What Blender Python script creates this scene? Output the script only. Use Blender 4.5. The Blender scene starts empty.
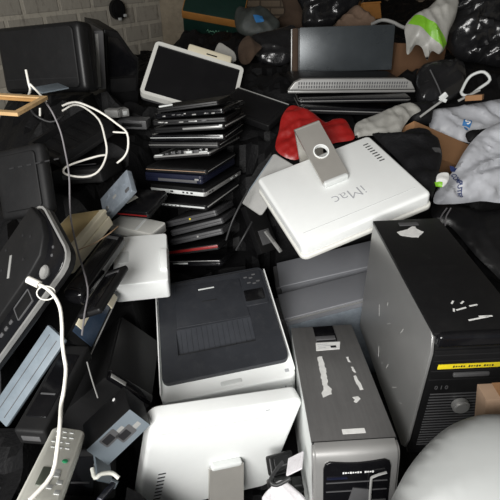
import bpy, bmesh, math, random
from mathutils import Vector, Matrix, Euler, noise
from mathutils.geometry import delaunay_2d_cdt
from mathutils.bvhtree import BVHTree
random.seed(7)
POSE = {  # size (w, d, h), then location and rotation of the base centre
'laser_printer':((0.39, 0.46, 0.26),(-0.0831, 1.1127, 0.4142, 0.1423, -0.0949, 0.1765)),
'silver_tower':((0.19, 0.45, 0.4),(0.2516, 0.7696, 0.3206, -0.1526, -0.0587, 0.0287)),
'black_tower':((0.186, 0.465, 0.39),(0.4607, 0.8806, 0.6349, -0.0114, -0.0293, 0.033)),
'imac':((0.445, 0.375, 0.06),(0.3014, 1.3655, 0.9678, 0.1867, -0.2532, 0.3166)),
'imac_front':((0.41, 0.4, 0.05),(-0.1007, 0.7531, 0.5268, 1.6119, 0.2208, 0.3589)),
'grey_a':((0.42, 0.155, 0.36),(0.4132, 1.5172, 0.271, 0.0589, -0.2724, 0.0196)),
'grey_b':((0.42, 0.155, 0.36),(0.3994, 1.2639, 0.2828, -0.0891, -0.2297, 0.1193)),
'back_monitor':((0.42, 0.3, 0.05),(-0.2655, 2.1646, 1.1492, 0.6461, 0.2783, -0.0089)),
'panel_pc':((0.46, 0.19, 0.12),(0.4298, 2.3539, 1.2771, 1.3907, -0.0264, 0.0173)),
'grille_tv':((0.54, 0.25, 0.06),(0.4152, 2.0637, 1.1768, -0.0015, 0.0172, 0.1049)),
'flat_a':((0.46, 0.2, 0.018),(0.426, 1.9742, 1.1518, -0.0001, -0.007, 0.0224)),
'flat_b':((0.4, 0.2, 0.026),(0.3971, 1.9297, 1.1155, -0.0018, 0.0454, 0.0585)),
'lean_a':((0.3, 0.2, 0.03),(0.0867, 3.0111, 0.9729, 0.5368, 0.497, -0.1065)),
'lean_b':((0.28, 0.18, 0.03),(0.0118, 1.9697, 1.089, 0.2617, 0.141, -0.5829)),
'card_a':((0.4, 0.08, 0.12),(0.7786, 1.7185, 0.9393, -0.7473, 0.4077, 0.3513)),
'card_b':((0.3, 0.12, 0.16),(0.8168, 2.4295, 1.1309, -0.0976, 0.0803, 0.3538)),
'crate':((0.42, 0.3, 0.33),(-0.2628, 3.7852, 1.1532, 0.6687, 0.1554, -0.0618)),
'l1':((0.42, 0.08, 0.24),(-0.7805, 1.8278, 1.2031, -0.2177, -0.1101, -0.3829)),
'l1s':((0.05, 0.12, 0.22),(-0.6414, 1.9418, 1.2086, 0.1359, 0.0676, 0.6887)),
'l2':((0.15, 0.2, 0.32),(-0.6269, 2.1238, 1.1045, 0.1372, 0.0696, 0.6645)),
'adp_a':((0.065, 0.04, 0.03),(-0.5442, 1.8159, 1.1131, -0.0202, -0.0408, -0.2323)),
'adp_b':((0.036, 0.04, 0.03),(-0.5159, 1.8357, 1.1107, 0.0012, 0.0273, 0.6645)),
'adp_c':((0.12, 0.06, 0.035),(-0.4682, 1.8145, 1.0702, -0.007, -0.0245, -0.1473)),
'frame':((0.22, 0.15, 0.012),(-0.6901, 1.2421, 1.3112, 0.0315, 0.018, -0.1534)),
'l7':((0.24, 0.2, 0.04),(-0.6234, 1.5543, 1.097, 0.0398, -0.286, 0.8542)),
'l8':((0.17, 0.04, 0.2),(-0.6349, 1.1443, 1.0215, -0.5051, -0.2489, -0.1572)),
'l9':((0.42, 0.24, 0.032),(-0.589, 0.911, 0.9277, 0.3185, -0.8404, 0.3619)),
'beige':((0.15, 0.26, 0.06),(-0.5493, 1.1932, 0.8788, 0.0896, -0.2656, -0.2363)),
'blueplate':((0.17, 0.09, 0.02),(-0.4409, 1.3846, 0.9685, 0.7357, -0.7972, -0.2028)),
'l12':((0.165, 0.13, 0.025),(-0.3877, 1.4241, 0.9122, 0.2097, -0.1514, -0.4431)),
'greybeige':((0.19, 0.09, 0.035),(-0.4073, 1.4111, 0.8132, 0.0088, -0.0379, -0.4379)),
'whitebox':((0.17, 0.22, 0.08),(-0.3542, 1.2167, 0.7613, 0.2003, -0.0039, 0.1608)),
'bar_a':((0.06, 0.29, 0.045),(-0.4472, 1.0747, 0.8747, 0.0509, 0.0837, -0.1607)),
'bar_b':((0.07, 0.21, 0.018),(-0.3877, 0.9558, 0.8898, -0.0637, -0.4013, -0.0611)),
'bluelcd':((0.085, 0.22, 0.012),(-0.4442, 0.9617, 0.803, 0.3191, 1.0577, 0.1496)),
'l16':((0.16, 0.26, 0.3),(-0.5599, 0.9171, 0.4526, -0.0781, 0.8326, 0.035)),
'photobox':((0.125, 0.09, 0.07),(-0.2864, 0.6458, 0.7256, -0.292, -0.523, 0.5697)),
'panel18':((0.07, 0.3, 0.04),(-0.3784, 0.4651, 0.8166, -0.4726, 0.2972, 0.0443)),
'silverbar':((0.066, 0.27, 0.012),(-0.5602, 0.7878, 0.7579, 0.8555, 0.3327, -0.5951)),
'l15b':((0.07, 0.25, 0.05),(-0.4609, 0.7205, 0.7558, 0.0304, -0.0226, -0.0947)),
'l19':((0.12, 0.12, 0.06),(-0.3878, 0.6573, 0.5465, 0.7346, -0.3761, -0.2231)),
'lap06':((0.28, 0.3, 0.022),(-0.2028, 1.7192, 1.049, -0.1274, -0.0908, -0.2647)),
'lap07':((0.24, 0.3, 0.018),(-0.2013, 1.7073, 1.0138, -0.1311, -0.1943, -0.3272)),
'lap09':((0.24, 0.3, 0.03),(-0.2254, 1.6445, 0.9483, -0.1148, -0.0907, -0.3684)),
'lap10':((0.24, 0.3, 0.03),(-0.206, 1.6374, 0.9056, -0.0986, -0.0986, -0.4203)),
'lap11':((0.24, 0.26, 0.022),(-0.2055, 1.5971, 0.8649, -0.0524, -0.1367, -0.4473)),
'lap12':((0.22, 0.18, 0.022),(-0.1894, 1.5301, 0.8118, -0.2559, -0.3634, -0.2333)),
'lap13':((0.22, 0.18, 0.022),(-0.1733, 1.5155, 0.7852, -0.2681, -0.3552, -0.17)),
'lap14':((0.22, 0.18, 0.022),(-0.1756, 1.4958, 0.7531, -0.2788, -0.3383, -0.1642)),
'lap15':((0.22, 0.18, 0.022),(-0.1911, 1.4749, 0.706, -0.2971, -0.277, -0.204)),
'lap16':((0.22, 0.18, 0.022),(-0.1851, 1.443, 0.667, -0.3136, -0.1755, -0.2242)),
'lap08':((0.25, 0.28, 0.018),(-0.2209, 1.6425, 0.9821, -0.1175, -0.0872, -0.3385)),
'lap05':((0.29, 0.28, 0.022),(-0.1983, 1.7212, 1.0742, -0.1317, -0.0843, -0.2149)),
'lap04':((0.28, 0.26, 0.02),(-0.1858, 1.7167, 1.1079, -0.1272, -0.1417, -0.2683)),
'lap03':((0.28, 0.25, 0.018),(-0.1953, 1.7187, 1.1333, -0.1389, -0.1, -0.1824)),
'lap02':((0.27, 0.25, 0.018),(-0.1827, 1.7239, 1.1592, -0.129, -0.153, -0.2769)),
'lap01':((0.24, 0.2, 0.016),(-0.2059, 1.7213, 1.1811, -0.1442, -0.1691, -0.1725)),
'foot_panel':((0.1, 0.22, 0.008),(0.0663, 1.5228, 0.9477, 0.8562, 0.2821, -0.653)),
'whitecard':((0.05, 0.05, 0.004),(0.1134, 0.6495, 0.5927, -0.1736, -0.7891, -0.0672)),
'blackbit_a':((0.09, 0.05, 0.02),(0.0765, 0.7205, 0.4829, 0.7383, 0.45, 0.5843)),
'blackbit_b':((0.07, 0.03, 0.02),(0.0704, 0.6635, 0.4813, 0.5612, 0.4351, 0.4891)),
'blackbit_c':((0.05, 0.04, 0.02),(0.1141, 0.6716, 0.4546, 0.3878, 0.4883, 0.405)),
'orange_card':((0.06, 0.04, 0.02),(0.8765, 1.7934, 1.1835, -0.1046, -0.206, -0.6001)),
'orangebox':((0.13, 0.1, 0.09),(0.7613, 3.2243, 1.307, -0.377, -0.023, 0.4115)),
'card_c':((0.08, 0.04, 0.1),(0.4629, 0.5142, 0.9125, -0.1568, -0.1381, -0.0453)),
'greysheet':((0.1, 0.07, 0.004),(-0.6881, 1.603, 1.2719, 0.0801, 0.0165, 0.8715)),
'bluestrip':((0.012, 0.1, 0.012),(-0.3073, 0.5217, 0.6904, -0.7524, 0.2837, -0.295)),
'metalplate':((0.05, 0.06, 0.006),(-0.3357, 0.5846, 0.6766, 0.3439, 0.9977, 0.6593)),
'silver_bit':((0.016, 0.1, 0.008),(0.0853, 1.4431, 0.7486, 0.6216, 0.112, 0.8805)),
'blackslab_a':((0.1, 0.2, 0.03),(0.0304, 1.5808, 0.7231, 0.9024, 0.1619, 0.7617)),
'flatdev':((0.18, 0.16, 0.05),(-0.5645, 1.4761, 0.996, -0.1433, -0.1345, -0.1656)),
}
SHEET = {  # origin and rotation, outline
'red':((0.24, 1.6784, 1.1079, 0.5585, -0.0, 0.0),[(-0.144, -0.1), (-0.13, -0.007), (-0.117, 0.061), (-0.084, 0.111), (-0.046, 0.106), (-0.001, 0.081), (0.046, 0.032), (0.081, 0.046), (0.12, 0.046), (0.139, 0.008), (0.149, -0.049), (0.076, -0.068), (-0.011, -0.1), (-0.076, -0.145)]),
'white_sheet':((0.5231, 1.737, 1.1125, 0.384, -0.0, 0.0),[(-0.125, -0.049), (-0.112, -0.008), (-0.085, 0.016), (-0.008, 0.058), (0.063, 0.102), (0.124, 0.121), (0.158, 0.077), (0.115, 0.04), (0.072, -0.02), (0.038, -0.077), (-0.011, -0.072), (-0.087, -0.077), (-0.123, -0.088)]),
'backpack':((0.5855, 1.5, 1.0598, 0.2094, -0.0, 0.0),[(-0.126, 0.162), (-0.056, 0.141), (0.006, 0.162), (0.075, 0.155), (0.106, 0.106), (0.093, 0.014), (0.045, -0.1), (0.003, -0.197), (-0.025, -0.228), (-0.047, -0.117), (-0.073, 0.002)]),
'logo_bag':((0.9262, 1.9039, 1.0522, 0.6458, -0.0, 0.0),[(-0.139, 0.07), (-0.036, 0.091), (0.067, 0.112), (0.254, 0.133), (0.23, -0.027), (0.029, -0.057), (0.003, -0.091), (-0.038, -0.082), (-0.082, -0.067), (-0.121, -0.042), (-0.161, -0.027)]),
'store_bag':((0.8087, 1.5575, 0.9759, 0.6458, -0.0, 0.0),[(-0.037, 0.034), (0.002, 0.094), (0.059, 0.161), (0.13, 0.211), (0.221, 0.22), (0.169, -0.091), (0.027, -0.112), (-0.029, -0.12), (-0.084, -0.124), (-0.141, -0.12), (-0.127, -0.071), (-0.104, -0.038), (-0.066, -0.005)]),
'black_case':((0.8708, 1.5248, 0.7569, 0.384, -0.0, 0.0),[(-0.123, 0.13), (-0.067, 0.141), (0.059, 0.093), (0.231, 0.067), (0.109, -0.282), (-0.006, -0.154), (-0.077, 0.006), (-0.141, 0.052)]),
'green_bag':((0.7906, 2.1855, 1.3779, 0.9076, -0.0, 0.0),[(-0.103, -0.104), (-0.105, -0.048), (-0.108, 0.021), (-0.066, 0.076), (-0.003, 0.109), (0.043, 0.156), (0.088, 0.184), (0.132, 0.165), (0.119, 0.072), (0.085, -0.002), (0.07, -0.062), (0.042, -0.104), (0.007, -0.09), (-0.016, -0.131), (-0.036, -0.076), (-0.062, -0.062), (-0.085, -0.094)]),
'bin_bag':((1.0624, 2.3765, 1.3534, 0.9076, -0.0, 0.0),[(-0.086, 0.231), (0.243, 0.241), (0.232, -0.152), (0.022, -0.156), (-0.058, -0.142), (-0.108, -0.092), (-0.134, -0.022), (-0.111, 0.099)]),
'brown_hang':((0.2811, 3.6735, 1.3085, 0.9948, -0.0, 0.0),[(-0.049, 0.159), (0.125, 0.159), (0.118, -0.088), (0.009, -0.103), (-0.078, -0.095), (-0.092, -0.045), (-0.034, 0.013)]),
'tarp':((0.0393, 3.2798, 1.2875, 0.5585, -0.0, 0.0),[(-0.133, 0.113), (-0.026, 0.142), (0.08, 0.103), (0.157, -0.002), (0.116, -0.095), (0.012, -0.114), (-0.078, -0.095), (-0.131, -0.04)]),
'beige_crumple':((0.5949, 2.8228, 1.3533, 0.733, -0.0, 0.0),[(-0.114, -0.042), (-0.089, 0.005), (-0.029, 0.066), (0.038, 0.059), (0.092, 0.012), (0.11, -0.042), (-0.008, -0.056)]),
'black_sack':((0.4963, 3.1492, 1.3737, 0.9948, -0.0, 0.0),[(-0.186, 0.117), (0.186, 0.129), (0.174, 0.018), (0.112, -0.007), (0.05, -0.057), (0.0, -0.1), (-0.161, -0.106), (-0.174, 0.005)]),
'brown_lump':((-0.0059, 2.5682, 1.2446, 0.6458, -0.0, 0.0),[(-0.057, -0.004), (-0.037, 0.063), (0.001, 0.091), (0.038, 0.05), (0.069, 0.016), (0.037, -0.031), (-0.004, -0.097), (-0.046, -0.084)]),
'dark_bag':((0.127, 2.7158, 1.2369, 0.733, -0.0, 0.0),[(-0.127, 0.055), (0.014, 0.108), (0.132, 0.122), (0.104, -0.089), (-0.017, -0.127), (-0.105, -0.063)]),
'black_sack_b':((0.8167, 2.056, 1.1879, 0.5585, -0.0, 0.0),[(-0.079, 0.055), (-0.031, 0.103), (0.065, 0.116), (0.139, 0.079), (0.104, -0.051), (-0.004, -0.118), (-0.089, -0.118), (-0.1, -0.051)]),
'black_lump':((0.9264, 1.7508, 1.0491, 0.5585, -0.0, 0.0),[(-0.06, 0.022), (-0.009, 0.037), (0.079, 0.032), (0.081, -0.043), (-0.031, -0.028), (-0.06, -0.018)]),
'grey_shell':((0.3142, 0.3889, 1.0255, 0.3316, -0.0, 0.0),[(-0.129, -0.088), (-0.108, -0.044), (-0.083, -0.011), (-0.047, 0.022), (-0.009, 0.048), (0.034, 0.064), (0.079, 0.068), (0.17, 0.059), (0.114, -0.088)]),
'white_foam':((-0.1333, 2.4432, 1.2458, 0.8203, -0.0, 0.0),[(-0.053, -0.026), (-0.048, 0.007), (-0.029, 0.052), (-0.014, 0.058), (0.012, 0.041), (0.053, 0.007), (0.063, -0.037), (0.033, -0.053), (-0.017, -0.048)]),
'paper_a':((0.087, 0.6131, 0.507, 0.4712, -0.0, 0.0),[(-0.057, -0.006), (-0.036, 0.021), (-0.005, 0.039), (0.03, 0.018), (0.054, -0.006), (0.038, -0.032), (-0.025, -0.032)]),
'white_scrap':((0.6315, 1.362, 1.0412, 0.4712, -0.0, 0.0),[(-0.025, -0.015), (-0.011, 0.023), (0.023, 0.027), (0.02, -0.002), (-0.006, -0.031)]),
'black_sack_c':((0.7041, 1.8575, 1.1043, 0.5585, -0.0, 0.0),[(-0.072, 0.041), (0.048, 0.062), (0.044, -0.013), (0.022, -0.044), (-0.043, -0.044)]),
}
WIRE = {
'white_loop_a':[(-0.614, 1.488, 1.244), (-0.59, 1.499, 1.251), (-0.561, 1.51, 1.248), (-0.498, 1.502, 1.221), (-0.443, 1.487, 1.185), (-0.409, 1.467, 1.161), (-0.409, 1.451, 1.115), (-0.426, 1.446, 1.085), (-0.451, 1.442, 1.066)],
'white_loop_b':[(-0.63, 1.519, 1.219), (-0.596, 1.537, 1.234), (-0.561, 1.537, 1.227), (-0.503, 1.494, 1.197), (-0.475, 1.435, 1.155), (-0.466, 1.402, 1.12), (-0.474, 1.365, 1.09), (-0.495, 1.338, 1.071), (-0.53, 1.323, 1.067), (-0.571, 1.311, 1.079), (-0.583, 1.312, 1.092), (-0.573, 1.331, 1.101), (-0.534, 1.372, 1.104), (-0.494, 1.394, 1.109), (-0.475, 1.406, 1.108)],
'white_short':[(-0.46, 1.484, 1.159), (-0.41, 1.472, 1.16)],
'white_up':[(-0.68, 1.443, 1.364), (-0.67, 1.417, 1.329), (-0.669, 1.414, 1.313), (-0.664, 1.379, 1.301)],
'white_up_b':[(-0.667, 1.418, 1.329), (-0.642, 1.403, 1.309), (-0.593, 1.333, 1.301)],
'grey_long':[(-0.586, 1.305, 1.311), (-0.562, 1.285, 1.283), (-0.544, 1.268, 1.236), (-0.533, 1.243, 1.186), (-0.516, 1.193, 1.13), (-0.507, 1.131, 1.066), (-0.489, 1.073, 1.035), (-0.462, 1.012, 0.977), (-0.419, 0.922, 0.934), (-0.41, 0.853, 0.912), (-0.403, 0.794, 0.891)],
'white_thick':[(-0.468, 0.792, 1.046), (-0.449, 0.785, 1.041), (-0.429, 0.772, 1.029), (-0.413, 0.752, 1.011), (-0.4, 0.716, 0.995), (-0.394, 0.689, 0.978), (-0.385, 0.662, 0.961), (-0.375, 0.636, 0.946), (-0.367, 0.594, 0.935), (-0.365, 0.566, 0.925), (-0.35, 0.523, 0.932), (-0.343, 0.484, 0.921), (-0.339, 0.436, 0.908), (-0.358, 0.392, 0.911)],
'coil':[(-0.432, 0.784, 1.028), (-0.434, 0.778, 1.022), (-0.44, 0.773, 1.019), (-0.448, 0.769, 1.02), (-0.456, 0.767, 1.024), (-0.462, 0.768, 1.03), (-0.465, 0.772, 1.037), (-0.463, 0.778, 1.042), (-0.457, 0.783, 1.045), (-0.449, 0.787, 1.044), (-0.441, 0.789, 1.04), (-0.434, 0.788, 1.034), (-0.432, 0.784, 1.028)],
'thin_metal':[(-0.411, 0.798, 0.795), (-0.39, 0.757, 0.776), (-0.367, 0.716, 0.759)],
'bracket':[(-0.337, 0.552, 0.736), (-0.326, 0.533, 0.732), (-0.315, 0.541, 0.733), (-0.297, 0.55, 0.721), (-0.282, 0.544, 0.712)],
'rod_a':[(0.674, 1.785, 1.12), (0.72, 1.798, 1.152), (0.758, 1.811, 1.176)],
'rod_b':[(0.749, 1.977, 1.259), (0.767, 1.905, 1.211), (0.769, 1.829, 1.175)],
'rod_c':[(0.824, 1.816, 1.174), (0.858, 1.816, 1.194), (0.898, 1.814, 1.217)],
'frame_loop':[(0.85, 1.866, 1.197), (0.872, 1.888, 1.238), (0.892, 1.884, 1.262), (0.923, 1.871, 1.272), (0.946, 1.853, 1.246), (0.91, 1.843, 1.218), (0.877, 1.841, 1.191), (0.854, 1.851, 1.189), (0.85, 1.866, 1.197)],
'grey_band':[(0.648, 2.656, 1.355), (0.682, 2.598, 1.38), (0.726, 2.565, 1.375), (0.761, 2.532, 1.36), (0.782, 2.514, 1.353)],
'brown_wire':[(-0.475, 1.042, 0.973), (-0.433, 1.065, 0.982), (-0.395, 1.09, 0.999), (-0.382, 1.131, 0.998)],
'strap_cable':[(0.759, 1.543, 0.841), (0.735, 1.521, 0.814), (0.73, 1.501, 0.785)],
'strap_cable_b':[(0.772, 1.538, 0.844), (0.751, 1.515, 0.817), (0.747, 1.495, 0.789)],
'black_a':[(-0.676, 1.397, 1.263), (-0.655, 1.379, 1.244), (-0.617, 1.38, 1.225), (-0.59, 1.394, 1.233), (-0.583, 1.433, 1.24)],
'black_b':[(0.085, 0.673, 0.564), (0.066, 0.652, 0.562), (0.05, 0.626, 0.558), (0.067, 0.618, 0.554), (0.099, 0.625, 0.572)],
'black_c':[(-0.007, 1.463, 0.955), (-0.035, 1.422, 0.917), (-0.064, 1.392, 0.864), (-0.086, 1.376, 0.799)],
'black_d':[(0.007, 1.411, 0.854), (-0.021, 1.368, 0.821), (-0.05, 1.358, 0.768)],
'white_d':[(-0.61, 1.321, 1.284), (-0.612, 1.313, 1.263)],
}

SC = bpy.context.scene
COL = SC.collection
PI = math.pi

# ------------------------------------------------------------------ materials
def mat(name, col, rough=.5, metal=0., dust=.0, dustcol=(.32,.30,.27), scale=9., bump=0., var=.12, spec=.5, coat=0., trans=0., aniso=None):
    m = bpy.data.materials.new(name); m.use_nodes = True
    nt = m.node_tree; N = nt.nodes; K = nt.links
    b = N['Principled BSDF']
    b.inputs['Metallic'].default_value = metal
    b.inputs['Specular IOR Level'].default_value = spec
    b.inputs['Coat Weight'].default_value = coat
    b.inputs['Transmission Weight'].default_value = trans
    tc = N.new('ShaderNodeTexCoord')
    n1 = N.new('ShaderNodeTexNoise'); n1.inputs['Scale'].default_value = scale; n1.inputs['Detail'].default_value = 6
    n1.inputs['Roughness'].default_value = .65
    if aniso:
        mp = N.new('ShaderNodeMapping'); mp.inputs['Scale'].default_value = aniso
        K.new(tc.outputs['Object'], mp.inputs['Vector']); K.new(mp.outputs['Vector'], n1.inputs['Vector'])
    else:
        K.new(tc.outputs['Object'], n1.inputs['Vector'])
    r = N.new('ShaderNodeValToRGB')
    c = Vector(col)
    lo = c*(1-var); hi = c*(1+var)
    r.color_ramp.elements[0].position = .3; r.color_ramp.elements[0].color = (*lo,1)
    r.color_ramp.elements[1].position = .7; r.color_ramp.elements[1].color = (*hi,1)
    K.new(n1.outputs['Fac'], r.inputs['Fac'])
    out = r.outputs['Color']
    if dust > 0:
        n2 = N.new('ShaderNodeTexNoise'); n2.inputs['Scale'].default_value = scale*2.3; n2.inputs['Detail'].default_value = 8
        n2.inputs['Roughness'].default_value = .75
        K.new(tc.outputs['Object'], n2.inputs['Vector'])
        r2 = N.new('ShaderNodeValToRGB')
        r2.color_ramp.elements[0].position = .5; r2.color_ramp.elements[0].color = (0,0,0,1)
        r2.color_ramp.elements[1].position = .85; r2.color_ramp.elements[1].color = (dust,dust,dust,1)
        K.new(n2.outputs['Fac'], r2.inputs['Fac'])
        mx = N.new('ShaderNodeMix'); mx.data_type = 'RGBA'
        K.new(r2.outputs['Color'], mx.inputs[0]); K.new(out, mx.inputs[6]); mx.inputs[7].default_value = (*dustcol,1)
        out = mx.outputs[2]
    K.new(out, b.inputs['Base Color'])
    mr = N.new('ShaderNodeMapRange'); mr.inputs['To Min'].default_value = max(.02,rough-.08); mr.inputs['To Max'].default_value = min(1,rough+.1)
    K.new(n1.outputs['Fac'], mr.inputs['Value']); K.new(mr.outputs['Result'], b.inputs['Roughness'])
    if bump:
        bp = N.new('ShaderNodeBump'); bp.inputs['Strength'].default_value = bump; bp.inputs['Distance'].default_value = .004
        n3 = N.new('ShaderNodeTexNoise'); n3.inputs['Scale'].default_value = scale*6; n3.inputs['Detail'].default_value = 4
        K.new(tc.outputs['Object'], n3.inputs['Vector'])
        K.new(n3.outputs['Fac'], bp.inputs['Height']); K.new(bp.outputs['Normal'], b.inputs['Normal'])
    return m

def brick_mat(name, c1, c2, cm, bw, rh, mortar, offx=0, offy=0, stain=(.09,.07,.06), dirt=.8):
    m = bpy.data.materials.new(name); m.use_nodes = True
    nt = m.node_tree; N = nt.nodes; K = nt.links; b = N['Principled BSDF']
    b.inputs['Roughness'].default_value = .9
    tc = N.new('ShaderNodeTexCoord'); sp = N.new('ShaderNodeSeparateXYZ'); cb = N.new('ShaderNodeCombineXYZ')
    K.new(tc.outputs['Object'], sp.inputs[0])
    a1 = N.new('ShaderNodeMath'); a1.inputs[1].default_value = offx; K.new(sp.outputs['X'], a1.inputs[0]); K.new(a1.outputs[0], cb.inputs['X'])
    a2 = N.new('ShaderNodeMath'); a2.inputs[1].default_value = offy; K.new(sp.outputs['Z'], a2.inputs[0]); K.new(a2.outputs[0], cb.inputs['Y'])
    br = N.new('ShaderNodeTexBrick'); K.new(cb.outputs[0], br.inputs['Vector'])
    br.inputs['Scale'].default_value = 1; br.inputs['Brick Width'].default_value = bw; br.inputs['Row Height'].default_value = rh
    br.inputs['Mortar Size'].default_value = mortar; br.inputs['Mortar Smooth'].default_value = .3
    br.inputs['Color1'].default_value = (*c1,1); br.inputs['Color2'].default_value = (*c2,1); br.inputs['Mortar'].default_value = (*cm,1)
    n1 = N.new('ShaderNodeTexNoise'); n1.inputs['Scale'].default_value = 14; n1.inputs['Detail'].default_value = 9; n1.inputs['Roughness'].default_value = .75
    mp = N.new('ShaderNodeMapping'); mp.inputs['Scale'].default_value = (1.6,1.6,.6)
    K.new(tc.outputs['Object'], mp.inputs['Vector']); K.new(mp.outputs['Vector'], n1.inputs['Vector'])
    r = N.new('ShaderNodeValToRGB'); r.color_ramp.elements[0].position = .52; r.color_ramp.elements[0].color = (0,0,0,1)
    r.color_ramp.elements[1].position = .72; r.color_ramp.elements[1].color = (dirt,dirt,dirt,1)
    K.new(n1.outputs['Fac'], r.inputs['Fac'])
    mx = N.new('ShaderNodeMix'); mx.data_type = 'RGBA'
    K.new(r.outputs['Color'], mx.inputs[0]); K.new(br.outputs['Color'], mx.inputs[6]); mx.inputs[7].default_value = (*stain,1)
    K.new(mx.outputs[2], b.inputs['Base Color'])
    bp = N.new('ShaderNodeBump'); bp.inputs['Strength'].default_value = .6; bp.inputs['Distance'].default_value = .01
    mm = N.new('ShaderNodeMath'); mm.operation = 'SUBTRACT'; K.new(n1.outputs['Fac'], mm.inputs[0]); K.new(br.outputs['Fac'], mm.inputs[1])
    K.new(mm.outputs[0], bp.inputs['Height']); K.new(bp.outputs['Normal'], b.inputs['Normal'])
    return m

M = {}
M['white'] = mat('white_plastic', (.86,.88,.87), .30, dust=.10, dustcol=(.5,.47,.42), scale=5, var=.03)
M['white_dirty'] = mat('dirty_white_plastic', (.70,.70,.66), .42, dust=.22, dustcol=(.35,.31,.26), scale=7, var=.06)
M['cream'] = mat('cream_plastic', (.72,.66,.50), .45, dust=.15, scale=7, var=.05)
M['offwhite'] = mat('ivory_plastic', (.88,.88,.80), .4, dust=.12, scale=9, var=.04)
M['tan'] = mat('tan_plastic', (.33,.25,.12), .55, dust=.12, scale=8, var=.08)
M['charcoal'] = mat('charcoal_plastic', (.021,.023,.028), .50, dust=.16, dustcol=(.14,.14,.14), scale=12, bump=.08)
M['charcoal_light'] = mat('charcoal_ridged_plastic', (.032,.035,.042), .5, dust=.1, dustcol=(.10,.10,.10), scale=14)
M['black'] = mat('black_plastic', (.007,.007,.0075), .40, dust=.22, dustcol=(.03,.029,.027), scale=10, bump=.06, spec=.32)
M['black_rough'] = mat('matt_black_plastic', (.009,.009,.0095), .58, dust=.25, dustcol=(.03,.028,.026), scale=12, bump=.1, spec=.25)
M['black_gloss'] = mat('gloss_black_plastic', (.005,.005,.006), .16, dust=.15, dustcol=(.04,.038,.035), scale=12)
M['screen'] = mat('dark_screen', (.006,.006,.007), .22, dust=.2, dustcol=(.03,.03,.028), scale=6)
M['bluescreen'] = mat('blue_dark_screen', (.03,.05,.085), .2, dust=.15, scale=6)
M['navy'] = mat('navy_plastic', (.008,.010,.026), .35, dust=.2, dustcol=(.03,.03,.04), scale=10)
M['dgrey'] = mat('dark_grey_plastic', (.085,.085,.088), .45, dust=.15, dustcol=(.2,.19,.18), scale=10)
M['grey'] = mat('grey_plastic', (.30,.30,.29), .5, dust=.15, scale=10)
M['shell'] = mat('light_grey_shell', (.32,.33,.325), .5, dust=.1, dustcol=(.3,.29,.28), scale=5, var=.03)
M['lgrey'] = mat('pale_grey_plastic', (.62,.64,.63), .45, dust=.12, dustcol=(.4,.38,.35), scale=6, var=.04)
M['pcgrey'] = mat('grey_painted_steel', (.185,.19,.205), .42, metal=.0, dust=.15, dustcol=(.30,.29,.28), scale=5, var=.05)
M['bluegrey_dark'] = mat('dull_blue_grey_metal', (.24,.275,.315), .45, metal=.2, dust=.4, dustcol=(.08,.08,.08), scale=24, var=.25)
M['bluegrey'] = mat('blue_grey_plastic', (.17,.205,.235), .45, dust=.2, dustcol=(.2,.2,.2), scale=20, var=.15)
M['silver'] = mat('silver_painted_plastic', (.40,.398,.39), .34, metal=.55, dust=.12, scale=8, var=.04)
M['silver_dull'] = mat('dull_silver', (.40,.40,.39), .38, metal=.5, dust=.2, scale=12, var=.08)
M['brushed'] = mat('brushed_grey_metal', (.20,.197,.195), .36, metal=.55, dust=.15, dustcol=(.4,.39,.37), scale=7, var=.10, aniso=(14,1,14))
M['sidepanel'] = mat('silver_side_panel', (.34,.34,.335), .34, metal=.60, dust=.05, dustcol=(.6,.6,.58), scale=3, var=.07)
M['alu'] = mat('anodised_aluminium', (.56,.54,.50), .36, metal=.7, dust=.08, scale=10, var=.04)
M['darkglass'] = mat('dark_panel_sheen', (.045,.052,.057), .28, metal=.35, dust=.12, dustcol=(.16,.17,.18), scale=4, var=.15)
M['leather'] = mat('black_leatherette', (.011,.011,.012), .32, dust=.15, dustcol=(.05,.05,.05), scale=14, bump=.15)
M['red'] = mat('red_plastic_film', (.27,.008,.007), .38, dust=.05, scale=8, var=.2, bump=.3)
M['redgloss'] = mat('red_lid_edge', (.22,.012,.012), .3, scale=8, var=.2)
M['bagwhite'] = mat('white_plastic_film', (.43,.44,.47), .42, dust=.12, scale=6, var=.08, bump=.25)
M['bagdirty_dim'] = mat('dirty_film_far_dim', (.34,.335,.31), .4, dust=.35, dustcol=(.2,.18,.16), scale=9, var=.12, bump=.3)  # dusty white film, its colour darkened for the weaker light farther back
M['binbag'] = mat('black_bin_liner', (.012,.012,.013), .2, dust=.1, dustcol=(.05,.05,.05), scale=8, bump=.5)
M['nylon'] = mat('black_nylon', (.007,.007,.008), .6, dust=.2, dustcol=(.02,.02,.02), scale=20, bump=.5, spec=.2)
M['card'] = mat('brown_cardboard', (.30,.155,.07), .85, dust=.2, dustcol=(.12,.07,.04), scale=6, var=.12)
M['card_dark'] = mat('dark_cardboard', (.13,.065,.03), .85, dust=.3, dustcol=(.06,.035,.02), scale=6, var=.15)
M['lapgrey'] = mat('slate_laptop_plastic', (.045,.045,.048), .42, dust=.15, dustcol=(.12,.12,.12), scale=10)
M['card_pale'] = mat('pale_cardboard', (.40,.27,.18), .85, dust=.1, scale=6, var=.1)
M['wood'] = mat('pale_pine', (.55,.36,.17), .6, scale=14, var=.2, aniso=(1,8,8))
M['wood_dark'] = mat('pine_inner_edge', (.36,.19,.06), .6, scale=14, var=.2, aniso=(1,8,8))
M['green'] = mat('bottle_green_plastic', (.004,.022,.016), .5, dust=.3, dustcol=(.015,.015,.013), scale=9)
M['orange'] = mat('orange_plastic', (.30,.13,.03), .5, dust=.25, dustcol=(.15,.08,.03), scale=12)
M['rust'] = mat('red_brown_plastic', (.16,.045,.022), .6, dust=.3, dustcol=(.05,.03,.02), scale=12)
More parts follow.
